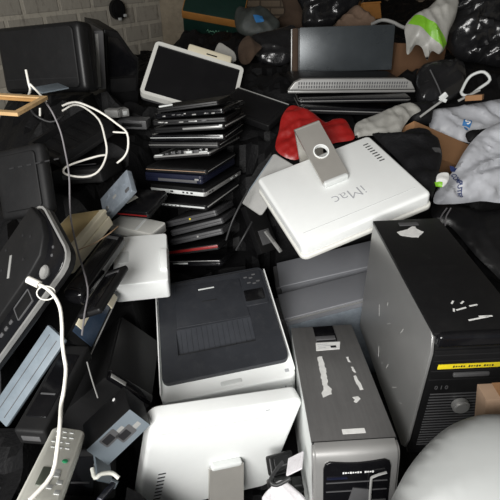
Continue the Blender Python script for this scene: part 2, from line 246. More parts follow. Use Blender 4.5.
M['lime'] = mat('lime_green_print', (.17,.42,.02), .42, dust=.1, dustcol=(.15,.3,.05), scale=8, var=.12, bump=.2)
M['yellow'] = mat('yellow_label', (.83,.66,.02), .5, scale=8, var=.04)
M['paper'] = mat('white_label_paper', (.74,.74,.72), .7, dust=.15, dustcol=(.45,.44,.42), scale=40, var=.08)
M['paperprint'] = mat('printed_paper', (.62,.60,.62), .8, dust=.6, dustcol=(.22,.18,.2), scale=45, var=.12, bump=.2)
M['residue'] = mat('torn_sticker_residue', (.72,.72,.70), .75, dust=.2, scale=60, var=.1)
M['ink'] = mat('black_ink', (.012,.012,.014), .5)
M['greyink'] = mat('grey_ink', (.40,.41,.43), .5, var=.03)
M['blueink'] = mat('blue_ink', (.03,.16,.40), .5)
M['navyink'] = mat('navy_ink', (.02,.035,.12), .5)
M['whiteink'] = mat('white_ink', (.75,.75,.74), .5)
M['greenink'] = mat('pale_green_ink', (.12,.30,.20), .6)
M['greenlight'] = mat('green_button', (.03,.32,.14), .35)
M['cable_white'] = mat('white_cable_rubber', (.80,.78,.72), .45, dust=.2, scale=30, var=.05)
M['cable_grey'] = mat('grey_cable_rubber', (.20,.19,.20), .5, scale=30)
M['cable_black'] = mat('black_cable_rubber', (.015,.015,.016), .5, scale=30)
M['cable_brown'] = mat('tan_wire', (.28,.18,.10), .5, scale=30)
M['lcd'] = mat('grey_green_lcd', (.13,.15,.12), .3, var=.05)
M['pcb'] = mat('circuit_board', (.055,.062,.058), .5, dust=.95, dustcol=(.42,.40,.38), scale=34, var=.4, bump=.6)
M['port'] = mat('dark_port', (.012,.012,.013), .6)
M['taupe'] = mat('taupe_fabric', (.05,.03,.018), .9, dust=.3, dustcol=(.03,.02,.015), scale=8, var=.2, bump=.4)
M['tarp'] = mat('grey_green_tarpaulin', (.04,.046,.042), .6, dust=.4, dustcol=(.03,.05,.07), scale=10, var=.2, bump=.4)
M['crumple'] = mat('brown_packing_paper', (.14,.09,.06), .85, dust=.5, dustcol=(.08,.05,.035), scale=10, var=.2, bump=.5)
M['photo'] = mat('printed_grey_card', (.155,.185,.21), .4, dust=.3, dustcol=(.16,.19,.22), scale=7, var=.1)
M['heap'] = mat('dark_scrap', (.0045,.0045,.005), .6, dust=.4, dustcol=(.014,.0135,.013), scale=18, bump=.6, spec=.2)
M['floor'] = mat('concrete_floor', (.16,.15,.14), .85, dust=.4, dustcol=(.08,.075,.07), scale=4, bump=.3)
M['ceiling'] = mat('grey_ceiling', (.30,.29,.28), .9, scale=4)
M['block'] = brick_mat('concrete_block', (.44,.405,.345), (.37,.345,.295), (.54,.50,.42), .34, .165, .020, .09, .06, dirt=.7)
M['brick'] = brick_mat('painted_brick', (.30,.235,.17), (.26,.20,.145), (.13,.10,.075), .225, .075, .010, 0, .01, dirt=.5)
M['render'] = mat('rough_render', (.32,.27,.20), .95, dust=.6, dustcol=(.12,.10,.075), scale=8, var=.2, bump=.6)
def band_mat(name, base, band, axis, lo, hi):
    m = mat(name, base, .42, dust=.2, dustcol=(.4,.4,.38), scale=6, var=.07, bump=.25)
    return m

# ------------------------------------------------------------------ mesh building
class MB:
    def __init__(s): s.bm = bmesh.new()
    def merge(s, b, mtx=None):
        if mtx is not None: b.transform(mtx)
        me = bpy.data.meshes.new('tmp'); b.to_mesh(me); b.free()
        s.bm.from_mesh(me); bpy.data.meshes.remove(me); return s
    def box(s, c, d, bev=.0, rot=None, seg=2):
        b = bmesh.new(); bmesh.ops.create_cube(b, size=1)
        bmesh.ops.scale(b, vec=d, verts=b.verts)
        if bev > 0:
            bmesh.ops.bevel(b, geom=b.edges[:], offset=min(bev, min(d)*.45), segments=seg, profile=.6, affect='EDGES')
        mt = Matrix.Translation(c)
        if rot: mt = mt @ Euler(rot).to_matrix().to_4x4()
        return s.merge(b, mt)
    def prism(s, poly, z0, z1, bev=0., mtx=None, bevtop=True, bevbot=False):
        b = bmesh.new()
        v0 = [b.verts.new((p[0],p[1],z0)) for p in poly]; v1 = [b.verts.new((p[0],p[1],z1)) for p in poly]
        n = len(poly)
        fb = b.faces.new(v0[::-1]); ft = b.faces.new(v1)
        for i in range(n): b.faces.new((v0[i],v0[(i+1)%n],v1[(i+1)%n],v1[i]))
        bmesh.ops.recalc_face_normals(b, faces=b.faces[:])
        if bev > 0:
            g = []
            if bevtop: g += list(ft.edges)
            if bevbot: g += list(fb.edges)
            bmesh.ops.bevel(b, geom=list(set(g)), offset=bev, segments=3, profile=.5, affect='EDGES')
        return s.merge(b, mtx)
    def rr(s, cx, cy, w, d, r, z0, z1, bev=0., bevbot=False, mtx=None, n=5):
        return s.prism(rrect(cx,cy,w,d,r,n), z0, z1, bev, mtx, True, bevbot)
    def frame(s, cx, cy, w, d, r, t, z0, z1):
        "rounded rectangular ring"
        o = rrect(cx,cy,w,d,r,4); i = rrect(cx,cy,w-2*t,d-2*t,max(r-t,.001),4)
        return s.ring(o, i, z0, z1)
    def ring(s, o, i, z0, z1, mtx=None):
        b = bmesh.new(); n = len(o)
        L = [[b.verts.new((p[0],p[1],z)) for p in q] for q,z in ((o,z0),(o,z1),(i,z1),(i,z0))]
        for k in range(4):
            A, B_ = L[k], L[(k+1)%4]
            for j in range(n): b.faces.new((A[j],A[(j+1)%n],B_[(j+1)%n],B_[j]))
        bmesh.ops.recalc_face_normals(b, faces=b.faces[:])
        return s.merge(b, mtx)
    def cyl(s, c, r, h, axis='z', n=24, bev=0., r2=None):
        b = bmesh.new(); bmesh.ops.create_cone(b, cap_ends=True, segments=n, radius1=r, radius2=r if r2 is None else r2, depth=h)
        if bev > 0:
            e = [e for e in b.edges if abs(e.verts[0].co.z-e.verts[1].co.z) < 1e-6]
            bmesh.ops.bevel(b, geom=e, offset=bev, segments=2, affect='EDGES')
        R = {'z':Matrix(),'y':Matrix.Rotation(PI/2,4,'X'),'x':Matrix.Rotation(PI/2,4,'Y')}[axis]
        return s.merge(b, Matrix.Translation(c) @ R)
    def tube(s, pts, r, n=7, smooth=3, closed=False):
        P = [Vector(p) for p in pts]
        if smooth and len(P) > 2:
            Q = []
            for i in range(len(P)-1):
                p0 = P[i-1] if i else P[0]*2-P[1]; p1 = P[i]; p2 = P[i+1]
                p3 = P[i+2] if i+2 < len(P) else P[-1]*2-P[-2]
                for k in range(smooth):
                    t = k/smooth
                    Q.append(.5*((2*p1)+(p2-p0)*t+(2*p0-5*p1+4*p2-p3)*t*t+(3*p1-p0-3*p2+p3)*t**3))
            Q.append(P[-1]); P = Q
        b = bmesh.new(); rings = []; up = Vector((.13,.2,.97))
        for i, p in enumerate(P):
            t = (P[min(i+1,len(P)-1)]-P[max(i-1,0)]).normalized()
            a = t.cross(up)
            if a.length < 1e-4: a = t.cross(Vector((1,0,0)))
            a.normalize(); c = a.cross(t).normalized(); up = c
            rings.append([b.verts.new(p+(a*math.cos(2*PI*k/n)+c*math.sin(2*PI*k/n))*r) for k in range(n)])
        for i in range(len(rings)-1):
            for k in range(n): b.faces.new((rings[i][k],rings[i][(k+1)%n],rings[i+1][(k+1)%n],rings[i+1][k]))
        b.faces.new(rings[0][::-1]); b.faces.new(rings[-1])
        bmesh.ops.recalc_face_normals(b, faces=b.faces[:])
        return s.merge(b)
    def build(s, name, m, parent=None, angle=40):
        me = bpy.data.meshes.new(name); s.bm.to_mesh(me); s.bm.free()
        me.polygons.foreach_set('use_smooth', [True]*len(me.polygons))
        me.set_sharp_from_angle(angle=math.radians(angle))
        me.materials.append(M[m] if isinstance(m,str) else m)
        o = bpy.data.objects.new(name, me); COL.objects.link(o)
        if parent: o.parent = parent
        return o

def rrect(cx, cy, w, d, r, n=5):
    r = max(min(r, w*.49, d*.49), .0005); out = []
    for sx, sy, a0 in ((1,1,0),(-1,1,PI/2),(-1,-1,PI),(1,-1,1.5*PI)):
        for k in range(n+1):
            a = a0+k*PI/2/n
            out.append((cx+sx*(w/2-r)+r*math.cos(a), cy+sy*(d/2-r)+r*math.sin(a)))
    return out

# map z-up shapes onto a box's front (-y) or left (-x) or right (+x) face: local (u, v, depth) -> x/z plane
def on_front(y): return Matrix(((1,0,0,0),(0,0,-1,y),(0,1,0,0),(0,0,0,1)))
def on_left(x): return Matrix(((0,0,-1,x),(-1,0,0,0),(0,1,0,0),(0,0,0,1)))
def on_right(x): return Matrix(((0,0,1,x),(1,0,0,0),(0,1,0,0),(0,0,0,1)))

def tag(o, label, cat, group=None, kind=None):
    o['label'] = label; o['category'] = cat
    if group: o['group'] = group
    if kind: o['kind'] = kind
    return o
def thing(name, key, label, cat, group=None):
    d, p = POSE[key]
    o = bpy.data.objects.new(name, None); COL.objects.link(o)
    o.empty_display_size = .05
    o.location = p[:3]; o.rotation_euler = p[3:]
    tag(o, label, cat, group)
    return o, d[0], d[1], d[2]
def text(name, body, size, m, parent, loc, rot=(0,0,0), sx=1., bold=0., shear=0., extr=.0004):
    c = bpy.data.curves.new(name, 'FONT'); c.body = body; c.size = size; c.extrude = extr
    c.align_x = 'CENTER'; c.align_y = 'CENTER'; c.offset = bold; c.shear = shear; c.materials.append(M[m])
    c.resolution_u = 3
    tmp = bpy.data.objects.new(name, c); COL.objects.link(tmp)
    me = bpy.data.meshes.new_from_object(tmp.evaluated_get(bpy.context.evaluated_depsgraph_get()))
    bpy.data.objects.remove(tmp); bpy.data.curves.remove(c)
    me.name = name
    if not me.materials: me.materials.append(M[m])
    o = bpy.data.objects.new(name, me); COL.objects.link(o); o.parent = parent
    o.location = loc; o.rotation_euler = rot; o.scale = (sx,1,1)
    return o

def sheet_mesh(outline, thick, seed=0, fold=.5, foldfreq=12., cell=None, back=.5, ridge=True):
    """closed puffy crumpled body whose silhouette is the outline"""
    P = [Vector(p) for p in outline]
    n = len(P); pts = []
    for i in range(n):      # smooth closed curve
        p0,p1,p2,p3 = P[i-1],P[i],P[(i+1)%n],P[(i+2)%n]
        for k in range(5):
            t = k/5
            pts.append(.5*((2*p1)+(p2-p0)*t+(2*p0-5*p1+4*p2-p3)*t*t+(3*p1-p0-3*p2+p3)*t**3))
    xs = [p.x for p in pts]; ys = [p.y for p in pts]
    W = max(max(xs)-min(xs), max(ys)-min(ys)); cell = cell or W/34
    m = len(pts)
    def inside(x,y):
        c = False; j = m-1
        for i in range(m):
            if (pts[i].y > y) != (pts[j].y > y) and x < (pts[j].x-pts[i].x)*(y-pts[i].y)/(pts[j].y-pts[i].y)+pts[i].x: c = not c
            j = i
        return c
    def dist(x,y):
        best = 9
        for i in range(m):
            a = pts[i]; b = pts[(i+1)%m]; ab = b-a; L = ab.length_squared
            t = 0 if L < 1e-12 else max(0,min(1,((x-a.x)*ab.x+(y-a.y)*ab.y)/L))
            q = a+ab*t; best = min(best, math.hypot(q.x-x,q.y-y))
        return best
    V = list(pts); D = [0]*m
    rnd = random.Random(seed)
    y = min(ys)+cell/2
    while y < max(ys):
        x = min(xs)+cell/2
        while x < max(xs):
            X = x+rnd.uniform(-.25,.25)*cell; Y = y+rnd.uniform(-.25,.25)*cell
            if inside(X,Y):
                d = dist(X,Y)
                if d > cell*.45: V.append(Vector((X,Y))); D.append(d)
            x += cell
        y += cell
    edges = [(i,(i+1)%m) for i in range(m)]
    vo, eo, fo, vi, _, _ = delaunay_2d_cdt(V, edges, [], 1, 1e-6)
    dm = max(D) or .01
    dd = [D[vi[k][0]] if vi[k] else dist(v.x,v.y) for k,v in enumerate(vo)]
    b = bmesh.new(); top = []; bot = []
    for v, d in zip(vo, dd):
        f = math.sqrt(max(0,1-(1-min(1,d/dm))**2))
        q = Vector((v.x*foldfreq, v.y*foldfreq, seed*3.7))
        ca, sa = math.cos(seed*1.3), math.sin(seed*1.3)
        wp = noise.noise(q*.6+Vector((5,1,7)))*.9
        u_ = (q.x*ca+q.y*sa)*1.5+wp; v_ = (-q.x*sa+q.y*ca)*.35
        w = 1-abs(noise.noise(Vector((u_,v_,seed*2.1))))*2.2
        w3 = 1-abs(noise.noise(Vector((v_*5+wp,u_*.8,seed*1.1+4))))*2.
        w2 = noise.noise(q*.45+Vector((9,2,1)))
        z = thick*(f*(.70+.30*w2)) + fold*thick*math.sqrt(f)*(.34*w+.16*w3-.25)
        if d <= 1e-7: t = b.verts.new((v.x,v.y,0)); top.append(t); bot.append(t)
        else:
            top.append(b.verts.new((v.x,v.y,max(z,.0012)))); bot.append(b.verts.new((v.x,v.y,-thick*f*back-.001)))
    for f in fo:
        b.faces.new([top[i] for i in f])
        bb = [bot[i] for i in reversed(f)]
        if len({x.index if x.index>=0 else id(x) for x in bb}) == len(bb):
            try: b.faces.new(bb)
            except ValueError: pass
    bmesh.ops.recalc_face_normals(b, faces=b.faces[:])
    return b
def sheet(name, key, m, thick, seed, label, cat, fold=.5, ff=12., group=None, back=.5, as_part=None, angle=60):
    fr, outl = SHEET[key]
    mb = MB(); mb.bm.free(); mb.bm = sheet_mesh(outl, thick, seed, fold, ff, back=back)
    o = mb.build(name, m, None, angle)
    o.location = fr[:3]; o.rotation_euler = fr[3:]
    tag(o, label, cat, group)
    return o
def surface_hit(o, x, y):
    "point on the puffy front of a sheet object (local) under x, y"
    bvh = BVHTree.FromPolygons([v.co for v in o.data.vertices], [tuple(p.vertices) for p in o.data.polygons])
    h = bvh.ray_cast(Vector((x,y,1)), Vector((0,0,-1)))
    return h[0].z if h[0] else 0.
def decal(o, name, body, size, m, x, y, rot, bold=0.0005, sx=1., shear=0.):
    "lettering printed on a crumpled bag: each glyph mesh is laid onto the surface"
    c = bpy.data.curves.new(name,'FONT'); c.body = body; c.size = size; c.align_x = 'CENTER'; c.align_y = 'CENTER'; c.offset = bold; c.shear = shear
    t = bpy.data.objects.new(name, c); COL.objects.link(t)
    dg = bpy.context.evaluated_depsgraph_get()
    me = bpy.data.meshes.new_from_object(t.evaluated_get(dg)); bpy.data.objects.remove(t)
    b = bmesh.new(); b.from_mesh(me); bpy.data.meshes.remove(me)
    bmesh.ops.triangulate(b, faces=b.faces[:])
    bmesh.ops.subdivide_edges(b, edges=[e for e in b.edges if e.calc_length() > size*.12], cuts=2, use_grid_fill=True)
    return lay(o, name, b, m, Matrix.Translation((x,y,0)) @ Matrix.Rotation(rot,4,'Z') @ Matrix.Diagonal((sx,1,1,1)))
def lay(o, name, b, m, mtx, lift=.0015):
    b.transform(mtx)
    bvh = BVHTree.FromPolygons([v.co for v in o.data.vertices], [tuple(p.vertices) for p in o.data.polygons])
    for v in b.verts:
        h = bvh.ray_cast(Vector((v.co.x,v.co.y,1)), Vector((0,0,-1)))
        v.co.z = (h[0].z if h[0] else 0)+lift
    mb = MB(); mb.bm.free(); mb.bm = b
    return mb.build(name, m, o)
def patch(o, name, poly, m, lift=.0015, cell=.006):
    "a printed patch of polygon outline laid onto a crumpled bag"
    P = [Vector(p) for p in poly]
    b = bmesh.new(); b.faces.new([b.verts.new((p.x,p.y,0)) for p in P])
    bmesh.ops.triangulate(b, faces=b.faces[:])
    for _ in range(5):
        e = [e for e in b.edges if e.calc_length() > cell]
        if not e: break
        bmesh.ops.subdivide_edges(b, edges=e, cuts=1, use_grid_fill=True)
        bmesh.ops.triangulate(b, faces=b.faces[:])
    return lay(o, name, b, m, Matrix())

# ------------------------------------------------------------------ setting
def struct(name, mb, m, loc=(0,0,0), rz=0):
    o = mb.build(name, m); o.location = loc; o.rotation_euler = (0,0,rz); o['kind'] = 'structure'; return o
mb = MB(); mb.box((0,2.2,-.05),(8.4,8.4,.1)); struct('floor', mb, 'floor')
WD = math.atan2(.84,.545)
mb = MB(); mb.box((-1.8,.1,1.45),(6.8,.2,2.9)); struct('wall_left', mb, 'block', (-.90,5.35,0), WD)
mb = MB(); mb.box((.9,.1,1.45),(4.8,.2,2.9)); struct('wall_back', mb, 'brick', (0,5.62,0))
mb = MB(); mb.box((0,.1,1.45),(7.2,.2,2.9)); struct('wall_right', mb, 'block', (2.9,2.1,0), -PI/2)
mb = MB(); mb.box((0,0,1.45),(.26,.34,2.9),.015); struct('trim_1', mb, 'render', (-.80,5.42,0))
mb = MB(); mb.box((0,2.6,2.95),(8.4,6.6,.1)); struct('ceiling', mb, 'ceiling')
# round fitting on the block wall
f = bpy.data.objects.new('wall_fitting', None); COL.objects.link(f)
f.location = (-1.262,4.755,1.245); f.rotation_euler = (0,0,WD)
tag(f, 'round black fitting with bright lugs fixed on the block wall', 'wall fitting')
mb = MB(); mb.cyl((0,-.03,0),.085,.06,'y',20,.012); mb.cyl((0,-.065,.01),.06,.02,'y',20,.006); mb.build('cover','black_rough',f)
for x,z in ((-.02,-.075),(.05,-.05)):
    mb = MB(); mb.box((x,-.07,z),(.03,.02,.024),.005); mb.build('lug','lgrey',f)

# ------------------------------------------------------------------ laser printer
t,w,d,h = thing('laser_printer','laser_printer','white laser printer with a charcoal top and sunken paper tray','printer')
mb = MB(); mb.rr(0,0,w,d,.022,0,h-.012,.006,True); mb.build('body','white',t)
# top deck, built round the sunken tray
zt0, zt1 = h-.012, h+.004
x0,x1,y0,y1 = -.134,.104,-.092,.004
mb = MB()
ow,od,oc = .372,.398,.021
o_ = rrect(0,oc,ow,od,.02,5)
def clip(poly, ax, val, sgn):
    out = []
    for i in range(len(poly)):
        p,q2 = poly[i],poly[(i+1)%len(poly)]
        fp,fq = (p[ax]-val)*sgn,(q2[ax]-val)*sgn
        if fp >= 0: out.append(p)
        if fp*fq < 0:
            tt = fp/(fp-fq); out.append((p[0]+(q2[0]-p[0])*tt,p[1]+(q2[1]-p[1])*tt))
    return out
mb.prism(clip(o_,0,x0,-1),zt0,zt1); mb.prism(clip(o_,0,x1,1),zt0,zt1)
md = clip(clip(o_,0,x0,1),0,x1,-1)
mb.prism(clip(md,1,y0,-1),zt0,zt1); mb.prism(clip(md,1,y1,1),zt0,zt1)
deck = mb.build('top_deck','charcoal',t)
mb = MB()
b = bmesh.new()
pts = [(x0,y1,zt1-.0005),(x1,y1,zt1-.0005),(x1,y0,zt1-.014),(x0,y0,zt1-.014)]
lo = [(p[0],p[1],zt0-.004) for p in pts]
vt = [b.verts.new(p) for p in pts]; vl = [b.verts.new(p) for p in lo]
b.faces.new(vt); b.faces.new(vl[::-1])
for k in range(4): b.faces.new((vt[k],vl[k],vl[(k+1)%4],vt[(k+1)%4]))
bmesh.ops.recalc_face_normals(b, faces=b.faces[:]); mb.merge(b)
for k in range(14):
    xx = x0+.012+k*(x1-x0-.024)/13
    mb.box((xx,-.044,zt1-.0062),(.003,.088,.0016),.0, (math.atan2(.0135,.096),0,0))
mb.build('paper_ramp','charcoal_light',t)
mb = MB(); mb.box(((x0+x1)/2,y0+.0022,zt1-.008),((x1-x0),.004,.013)); mb.build('paper_slot','port',t)
# raised flap with its slots
mb = MB(); mb.prism([(-.131,.012),(.104,.006),(.098,.18),(-.128,.195)], zt1, zt1+.0025,.001)
fl = mb.build('top_flap','charcoal',t)
mb = MB(); mb.box((-.02,.160,zt1+.0032),(.055,.005,.002),.0008); mb.build('latch','lgrey',fl)
mb = MB(); mb.box((-.016,.103,zt1+.0030),(.05,.004,.0016),.0006); mb.build('flap_seam','port',fl)
mb = MB(); mb.box((0,.212,zt1+.0008),(.34,.003,.0016)); mb.build('rear_seam','port',t)
cp = MB(); cp.rr(.138,.125,.076,.155,.006,zt1,zt1+.003,.001); cp = cp.build('control_panel','charcoal',t)
mb = MB(); mb.rr(.136,.092,.066,.050,.004,zt1+.003,zt1+.0042,.0005); mb.build('display','black_gloss',cp)
for x,y in ((.120,.178),(.138,.172),(.128,.150),(.146,.144),(.160,.152),(.150,.186)):
    mb = MB(); mb.rr(x,y,.013,.006,.002,zt1+.003,zt1+.005,.0008); mb.build('button','dgrey',cp)
mb = MB(); mb.rr(.008,-.206,.062,.014,.004,h-.0125,h-.0105,.001); mb.build('front_grip','lgrey',t)
for x in (-.152,.162):
    mb = MB(); mb.box((x,-.2297,.16),(.0018,.0014,.10)); mb.build('panel_seam','port',t)
mb = MB(); mb.rr(.172,-.205,.012,.010,.001,h-.012,h-.0108); mb.build('rating_label','greyink',t)
for s_ in (-1,1):
    mb = MB(); mb.box((s_*(w/2-.002),0,h-.004),(.004,.42,.012),.002); mb.build('side_rim','white',t)
mb = MB(); mb.rr(-.02,.10,.28,.10,.012,0,.0015,.001,mtx=on_front(-.2290)); mb.build('paper_drawer','white_dirty',t)

# ------------------------------------------------------------------ silver computer tower with torn stickers
t,w,d,h = thing('computer_tower','silver_tower','silver computer tower with torn white sticker streaks on its grey top','computer')
mb = MB(); mb.box((0,0,h/2-.001),(w-.004,d,h-.002),.006); mb.build('case','lgrey',t)
mb = MB(); mb.box((0,0,h),(w,d-.004,.006),.003); top_ = mb.build('top_cover','brushed',t)
# front bezel: side profile swept across the width
prof = [(-.2265,.404),(-.238,.403),(-.248,.399),(-.255,.390),(-.258,.37),(-.258,.004),(-.2265,.004)]
mb = MB(); b = bmesh.new()
a_ = [b.verts.new((-w/2,p[0],p[1])) for p in prof]; c_ = [b.verts.new((w/2,p[0],p[1])) for p in prof]
b.faces.new(a_); b.faces.new(c_[::-1])
for k in range(len(prof)): b.faces.new((a_[k],c_[k],c_[(k+1)%len(prof)],a_[(k+1)%len(prof)]))
bmesh.ops.recalc_face_normals(b, faces=b.faces[:])
bmesh.ops.bevel(b, geom=[e for e in b.edges if abs(e.verts[0].co.x-e.verts[1].co.x)<1e-6 and min(e.verts[0].co.y,e.verts[1].co.y)<-.23], offset=.006, segments=3, affect='EDGES')
mb.merge(b); bez = mb.build('front_bezel','silver',t)
ar = [(-.074,-.36),(-.074,-.040),(-.070,-.026),(-.060,-.020)]+[(-.06+.12*k/8,-.020-.006*math.sin(PI*k/8)) for k in range(1,8)]+[(.060,-.020),(.070,-.026),(.074,-.040),(.074,-.36)]
mb = MB(); mb.prism([(p[0],p[1]+.4) for p in ar][::-1], 0,.004,.0015, mtx=on_front(-.258)); ins = mb.build('drive_panel','black_gloss',t)
for z in (.318,.290,.255,.205):
    mb = MB(); mb.box((0,-.2626,z),(.136,.0016,.0022)); mb.build('drive_seam','dgrey',ins)
mb = MB(); mb.rr(-.044,.333,.046,.004,.0015,0,.003,mtx=on_front(-.262)); mb.build('disc_eject_button','navy',ins)
for k in range(13):
    if k == 8: continue
    mb = MB(); mb.box((-.030+k*.0054,-.2624,.347),(.0034+.0008*(k%2),.0006,.0052-.0012*(k%3))); mb.build('print_mark','whiteink',ins)
mb = MB(); mb.tube([(.032,-.265,.20),(.030,-.268,.32),(.036,-.268,.338),(.064,-.266,.346)],.003,6); mb.build('door_edge','grey',ins)
mb = MB(); mb.prism([(-.03,.20),(-.008,.300),(.028,.292),(.030,.20)],0,.002,mtx=on_front(-.2623)); mb.build('media_flap','dgrey',ins)
mb = MB(); mb.box((.004,.180,h+.0035),(.062,.078,.003),.001); rec = mb.build('handle_recess','black_gloss',t)
mb = MB(); mb.box((.002,.155,h+.006),(.058,.018,.004),.0015); mb.build('latch','dgrey',rec)
mb = MB(); mb.prism([(-.034,.1),(.034,.102),(.042,.136),(-.030,.137)],h+.003,h+.0038); lab = mb.build('sticker','paper',t)
for k,(x,y,ww) in enumerate(((-.012,.128,.03),(-.008,.120,.036),(-.016,.111,.022))):
    mb = MB(); mb.box((x,y,h+.0039),(ww,.0022,.0004)); mb.build('print_line','greyink',lab)
mb = MB(); mb.box((.018,.114,h+.0039),(.016,.010,.0004)); mb.build('print_line','ink',lab)
def torn(name, pts, m, parent, z, seed):
    r = random.Random(seed); P = [Vector(p) for p in pts]; o = []
    for i in range(len(P)):
        a,b2 = P[i],P[(i+1)%len(P)]; L = (b2-a).length; k = max(1,int(L/.006)); nrm = Vector((-(b2-a).y,(b2-a).x)).normalized()
        for j in range(k): o.append(a.lerp(b2,j/k)+nrm*r.uniform(-.0014,.0014))
    mb = MB(); mb.prism([(p.x,p.y) for p in o], z, z+.0006); return mb.build(name,m,parent)
torn('torn_sticker',[(-.035,.072),(-.022,.073),(-.020,.02),(-.026,-.045),(-.020,-.06),(-.022,-.078),(-.046,-.088),(-.048,-.072),(-.040,-.06),(-.038,-.01)],'residue',t,h+.003,1)
torn('torn_sticker',[(.044,.062),(.050,.064),(.052,.042),(.046,.043)],'residue',t,h+.003,2)
torn('torn_sticker',[(.048,.022),(.054,.020),(.056,-.004),(.050,-.001)],'residue',t,h+.003,3)
torn('torn_sticker',[(.046,-.016),(.054,-.014),(.060,-.068),(.050,-.070)],'residue',t,h+.003,4)
torn('torn_sticker',[(.026,-.094),(.040,-.092),(.044,-.100),(.030,-.114),(.026,-.108),(.032,-.102)],'residue',t,h+.003,5)
mb = MB(); mb.rr(.005,-.200,.052,.014,.001,h+.003,h+.0036); mb.build('sticker','paper',t)
mb = MB(); mb.box((0,-.2258,h+.0004),(w-.002,.0022,.007)); mb.build('bezel_seam','port',t)

# ------------------------------------------------------------------ black computer tower with silver side
t,w,d,h = thing('computer_tower','black_tower','tall black computer tower with a silver side panel and yellow front label','computer')
w,d,h = .2,.5,.42
mb = MB(); mb.box((.004,0,h/2),(w-.010,d-.012,h-.004),.004); mb.build('case','black',t)
# side panel with rounded lower front corner
sp = [(-d/2+.012,.02),(-d/2+.004,.06),(-d/2+.001,h-.05),(-d/2+.012,h-.012),(-d/2+.03,h-.002),(d/2-.004,h-.004),(d/2-.004,.004),(-d/2+.03,.003)]
mb = MB(); mb.prism([(-p[0],p[1]) for p in sp], 0,.006,.002,mtx=on_left(-w/2+.006)); sd = mb.build('side_panel','sidepanel',t)
rs = random.Random(5)
for k in range(9):
    y = rs.uniform(-.17,.10); z = rs.uniform(.05,.30); L = rs.uniform(.012,.04); a = rs.uniform(-.5,.9)
    mb = MB(); mb.box((-w/2-.0001,y,z),(.0003,.0008,L),.0,(a,0,0)); mb.build('scratch','residue',sd)
mb = MB(); mb.box((.0,.002,h+.001),(w+.002,d-.004,.010),.003); tp = mb.build('top_panel','black',t)
mb = MB(); mb.box((.003,-d/2+.006,h-.012),(w-.004,.03,.036),.012,seg=4); rim = mb.build('front_rim','black_gloss',t)
torn('torn_sticker',[(-.05,.176),(-.016,.189),(.006,.206),(.014,.203),(.012,.190),(.026,.172),(.002,.142),(-.018,.144),(-.046,.158)],'residue',tp,h+.006,11)
mb = MB(); mb.rr(-.002,.220,.058,.018,.003,h+.006,h+.0075,.0006); mb.build('vent_recess','dgrey',tp)
for k,(x,y,a,L) in enumerate(((-.012,-.172,.3,.026),(.012,-.206,.2,.05),(.03,-.20,.0,.03),(-.022,-.148,.9,.012),(-.03,-.175,1.2,.010),(.0,-.15,.7,.012),(.02,-.162,.2,.02))):
    mb = MB(); mb.box((x,y,h+.0062),(L,.004,.0006),0,(0,0,a)); mb.build('scuff','residue',tp)
mb = MB(); mb.box((.004,-d/2+.0075,.20),(w-.01,.012,h-.07),.004); fr = mb.build('front_bezel','black',t)
Y = -d/2+.0015
for z in (.362,.344,.312,.284):
    mb = MB(); mb.box((.004,Y-.0002,z),(w-.016,.0016,.0018)); mb.build('bay_seam','port',fr)
mb = MB(); mb.box((.0005,Y-.001,.3265),(.152,.0016,.0135),.0); yl = mb.build('yellow_label','yellow',t)
for k in range(16):
    if k in (5,11): continue
    mb = MB(); mb.box((-.040+k*.0058,Y-.0019,.3265),(.0036,.0006,.0058-.0014*(k%3))); mb.build('print_mark','ink',yl)
mb = MB(); mb.rr(.005,.300,.082,.011,.003,0,.005,.0015,mtx=on_front(Y)); mb.build('drive_button','dgrey',fr)
for k,(x,bdy) in enumerate(((-.066,'0'),(-.054,'1'),(-.042,'0'))):
    text('port_glyph',bdy,.017,'dgrey',fr,(x,Y-.0006,.257),(PI/2,0,0))
mb = MB()
for k in range(20):
    mb.box((.004,Y-.0001,.235-k*.010),(w-.04,.0022,.0034))
mb.build('grille','dgrey',fr)
mb = MB(); mb.cyl((.0,Y-.008,.20),.020,.02,'y',24,.004); mb.build('round_knob','silver_dull',t)
for o in t.children_recursive:          # bring the whole case to its real size
    o.data.transform(Matrix.Scale(.93,4)); o.location = o.location*.93

